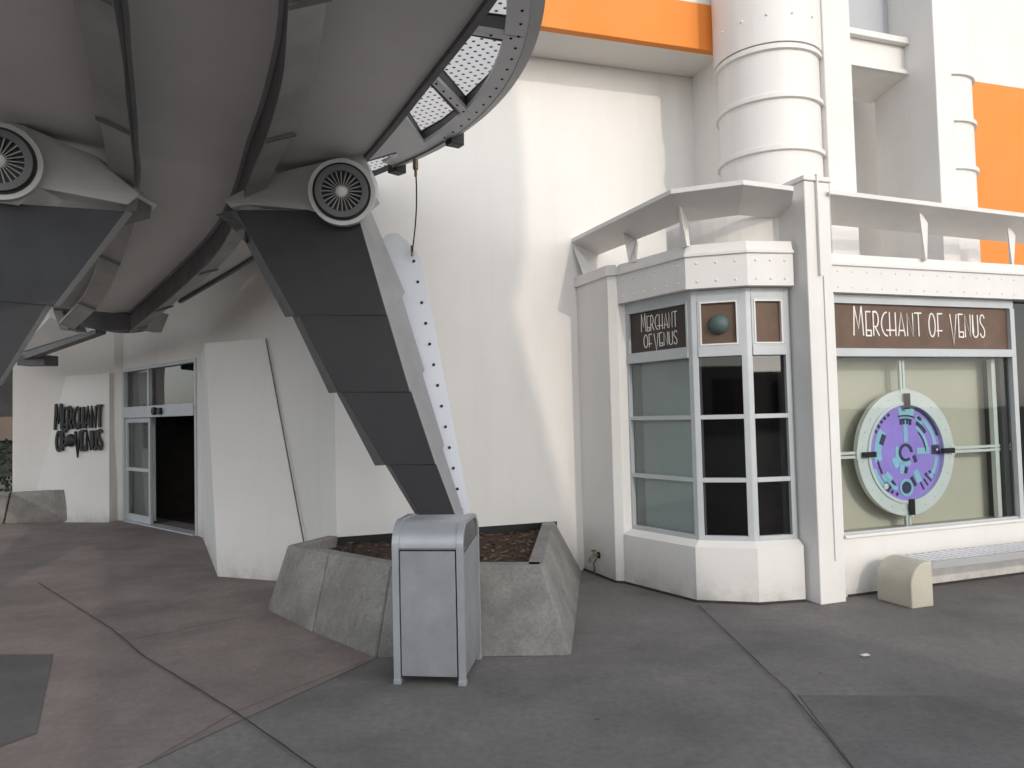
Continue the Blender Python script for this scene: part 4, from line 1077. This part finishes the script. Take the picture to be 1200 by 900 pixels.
# bars between the panels run inward under the walkway
def bar(x0, y0, x1, y1, w):
    a, b = atz(x0, y0, ZR), atz(x1, y1, ZR); d = (b-a).normalized(); s_ = V((-d.y, d.x, 0))
    b = b+d*.7
    mb.prism([a-s_*w/2-Zup*.004, b-s_*w/2-Zup*.004, b+s_*w/2-Zup*.004, a+s_*w/2-Zup*.004], Zup*.034)
    mb.mi = 1
    for k in range(6): mb.dome(a+d*(.07+k*.13)-Zup*.0045, (0, 0, -1), .011, n=8, rings=2, flat=.7)
    mb.mi = 0
mb.mi = 0
bar(611, 46, 552, 37, .052); bar(547, 134, 508, 94, .062); bar(640, -52, 590, -62, .06)
P_ = [atz(x, y, ZR-.002) for x, y in ((503, 176), (474, 136), (440, 150), (425, 190), (464, 178), (471, 192))]
mb.prism(P_, Zup*.03)
ring = mb.build('ring_plate', [M['lightgrey'], M['blackmetal']], BA)
# outer rim, in two lengths with a dark splice between them
mb = MB(); sector(mb, RR-.085, RR, aS, aBk-.5, ZR-.005, ZR+.17, ZR+.04); mb.build('rim', M['grey'], BA)
mb = MB(); sector(mb, RR-.11, RR+.0, aBk+.4, aE, ZR-.02, ZR+.17, ZR+.02); mb.build('rim', M['grey'], BA)
for (x, y, w) in ((537, 165, .10), (472, 199, .12)):
    a = ang_of(x, y); mb = MB()
    c = rpnt(RR-.0, a, ZR-.05); rd = rpnt(1, a, 0)-RC; rd.z = 0; tn = V((-rd.y, rd.x, 0))
    mb.box(c-rd*.10-tn*w/2, rd*.13, tn*w, Zup*.14); mb.build('splice_block', M['black'], BA, bevel=.006)
# deep dark wells around each panel and the perforated sheets above them
def well(px, h=.10):
    P = [atz(x, y, ZR+.031) for x, y in px]; c = sum(P, V((0, 0, 0)))/len(P)
    w = MB()
    for i in range(len(P)):
        a, b = P[i], P[(i+1) % len(P)]
        w.quad(a, b, b+Zup*h, a+Zup*h)
        i0_, i1_ = lerp(a, c, .03), lerp(b, c, .03)
        w.quad(a+Zup*(h-.012), b+Zup*(h-.012), i1_+Zup*(h-.012), i0_+Zup*(h-.012))
        w.prism([a+Zup*.001, b+Zup*.001, lerp(b, c, .025)+Zup*.001, lerp(a, c, .025)+Zup*.001], Zup*.02)
    o = w.build('panel_well', M['ribdark'], BA, recalc=False)
    p = MB(); p.quad(*[q_+Zup*h for q_ in P]); p.build('perforated_panel', M['perf'], o, recalc=False)
well([(548, 30), (604, 37), (614, 8), (622, -22), (631, -52), (580, -65), (545, -20)])
well([(603, 51), (590, 76), (573, 102), (546, 127), (512, 88), (485, 60), (520, 30), (545, 40)])
well([(539, 137), (518, 153), (494, 166), (474, 136), (450, 110), (478, 78), (507, 102)])
well([(464, 180), (470, 194), (438, 207), (415, 212), (412, 195)], .06)
# cable hanging from the rim to the flange plate
w0_, w1_ = at(487, 194, 5.9), at(483, 296, 6.30)
CB = thing('hanging_cable', 'thin slack dark cable hanging from the balcony rim to the flange plate', 'cable', tuple(w1_))
pts2 = [lerp(w0_, w1_, t)+V((.02*math.sin(math.pi*t), 0, -.0)) for t in [i/10 for i in range(11)]]
mb = MB(); mb.tube(pts2, .006, 6); mb.build('wire', M['blackmetal'], CB)
mb = MB(); mb.cyl(w0_+Zup*.05, w0_-Zup*.03, .022, n=10); mb.cyl(w0_-Zup*.03, w0_-Zup*.09, .012, n=8); mb.build('shackle', M['brass'], CB)
mb = MB(); mb.cyl(w1_+Zup*.06, w1_-Zup*.03, .012, n=8); mb.build('turnbuckle', M['brass'], CB)

# ================================================================== surroundings at the far left and behind the viewer
FB = thing('far_building', 'dark shaded building far behind the left corner of the shop', 'building', (-19, 26, 0))
mb = MB(); mb.box(V((-30, 26, 0)), V((15, 0, 0)), V((0, 4, 0)), Zup*7.5); mb.build('wall', M['far'], FB)
mb = MB(); mb.box(V((-19.0, 25.6, 1.25)), V((2.5, 0, 0)), V((0, .3, 0)), Zup*.8); mb.build('panel', M['tan'], FB)
mb = MB(); mb.box(V((-30, 25.3, 4.6)), V((15, 0, 0)), V((0, .6, 0)), Zup*.5); mb.build('canopy', M['ribdark'], FB)
RL = thing('railing', 'dark metal railing far behind the left planter', 'railing', (-14, 20, 0))
mb = MB()
for z in (.5, .8, 1.1): mb.box(V((-18, 20, z)), V((6, 0, 0)), V((0, .04, 0)), Zup*.04)
mb.build('rail', M['far'], RL)
for k in range(7):
    mb = MB(); mb.box(V((-18+k, 20.0, 0)), V((.05, 0, 0)), V((0, .039, 0)), Zup*1.14); mb.build('post', M['far'], RL)
SH = thing('shrub', 'dark leafy shrub growing behind the left planter', 'shrub', (-11.6, 16.5, 0))
mb = MB()
for k in range(900):
    a, b, r = random.uniform(0, 6.28), random.uniform(-1, 1), random.uniform(.5, 1)**.5
    p = V((-11.3+1.1*r*math.cos(a)*math.sqrt(1-b*b), 16.5+.8*r*math.sin(a)*math.sqrt(1-b*b), .75+.65*r*b))
    d1 = V((random.uniform(-1, 1), random.uniform(-1, 1), random.uniform(-1, 1))).normalized(); d2 = d1.orthogonal().normalized()
    mb.quad(p, p+d1*.06+d2*.03, p+d1*.12, p+d1*.06-d2*.03)
mb.build('foliage', M['leaf'], SH, recalc=False)
mb = MB(); mb.cyl(V((-11.3, 16.5, 0)), V((-11.3, 16.5, .9)), .04, .02, 8); mb.build('stem', M['far'], SH)

TR_ = thing('terrace_building', 'low grey building row across the plaza, seen only as dark reflections in the shop windows', 'building', (0, -42, 0))
mb = MB(); mb.box(V((-45, -46, 0)), V((110, 0, 0)), V((0, 4, 0)), Zup*5); mb.build('wall', M['tan2'], TR_)
for k in range(14):
    mb = MB(); mb.box(V((-42+k*7.5, -41.99, 1)), V((4, 0, 0)), V((0, .03, 0)), Zup*3); mb.build('window', M['void'], TR_)
# unseen sun blocker, added to shade the plaza and part of the wall
HZD = V((math.sin(R(28)), -math.cos(R(28)), 0)); LAT = V((HZD.y*-1, HZD.x, 0))
BLK = thing('sun_blocker', 'tall grey slab added out of view behind the viewer, shaped to cast the wall shadow', 'building', tuple(LAT*3+HZD*24))
AL = 24.0; UP = (AL-5)*math.tan(R(22))
def blocker_pt(l, h): return LAT*l+HZD*AL+Zup*h
out = [(5.6, 0), (5.5, UP), (4.49, 4.85+UP), (3.92, 7.15+UP), (3.64, 8.35+UP), (3.84, 8.9+UP), (3.95, 9.4+UP), (3.87, 10.1+UP), (3.5, 11.2+UP), (1.6, 11.2+UP), (1.5, 7.8+UP), (-.1, 7.4+UP), (-.3, 0)]  # outline drawn back from the shadow edge wanted on the main wall
mb = MB(); mb.prism([blocker_pt(*p) for p in out], HZD*2.5); mb.build('wall', M['blocker'], BLK)
for k in range(3):
    mb = MB(); mb.box(blocker_pt(.4+k*1.3, 1.0)-HZD*.03, LAT*.8, HZD*.02, Zup*1.6); mb.build('window', M['void'], BLK)  # dark boxes on the unseen blocker
cam = bpy.data.cameras.new('camera'); co = bpy.data.objects.new('camera', cam); C.objects.link(co)
cam.sensor_width = 36; cam.lens = 880/1200*36; cam.clip_end = 2000; cam.clip_start = .05
rot = Matrix((_R, _U, -_F)).transposed(); co.matrix_world = Matrix.Translation(_O) @ rot.to_4x4()
scene.camera = co
scene.view_settings.view_transform = 'Standard'
w = bpy.data.worlds.new('World'); scene.world = w; w.use_nodes = True
nt = w.node_tree; bg = nt.nodes['Background']
sky = nt.nodes.new('ShaderNodeTexSky'); sky.sky_type = 'NISHITA'; sky.sun_disc = False
AZ, EL = 28, 22
sky.sun_elevation = R(EL); sky.sun_rotation = R(180-AZ)
hs = nt.nodes.new('ShaderNodeHueSaturation'); hs.inputs['Saturation'].default_value = .3
nt.links.new(sky.outputs[0], hs.inputs['Color']); nt.links.new(hs.outputs[0], bg.inputs[0]); bg.inputs[1].default_value = .28
sl_ = bpy.data.lights.new('sun', 'SUN'); sl_.energy = .88; sl_.angle = R(.28); sl_.color = (1, .89, .76)
so2 = bpy.data.objects.new('sun', sl_); C.objects.link(so2)
sd = V((math.sin(R(AZ))*math.cos(R(EL)), -math.cos(R(AZ))*math.cos(R(EL)), math.sin(R(EL))))
so2.rotation_euler = sd.to_track_quat('Z', 'Y').to_euler()
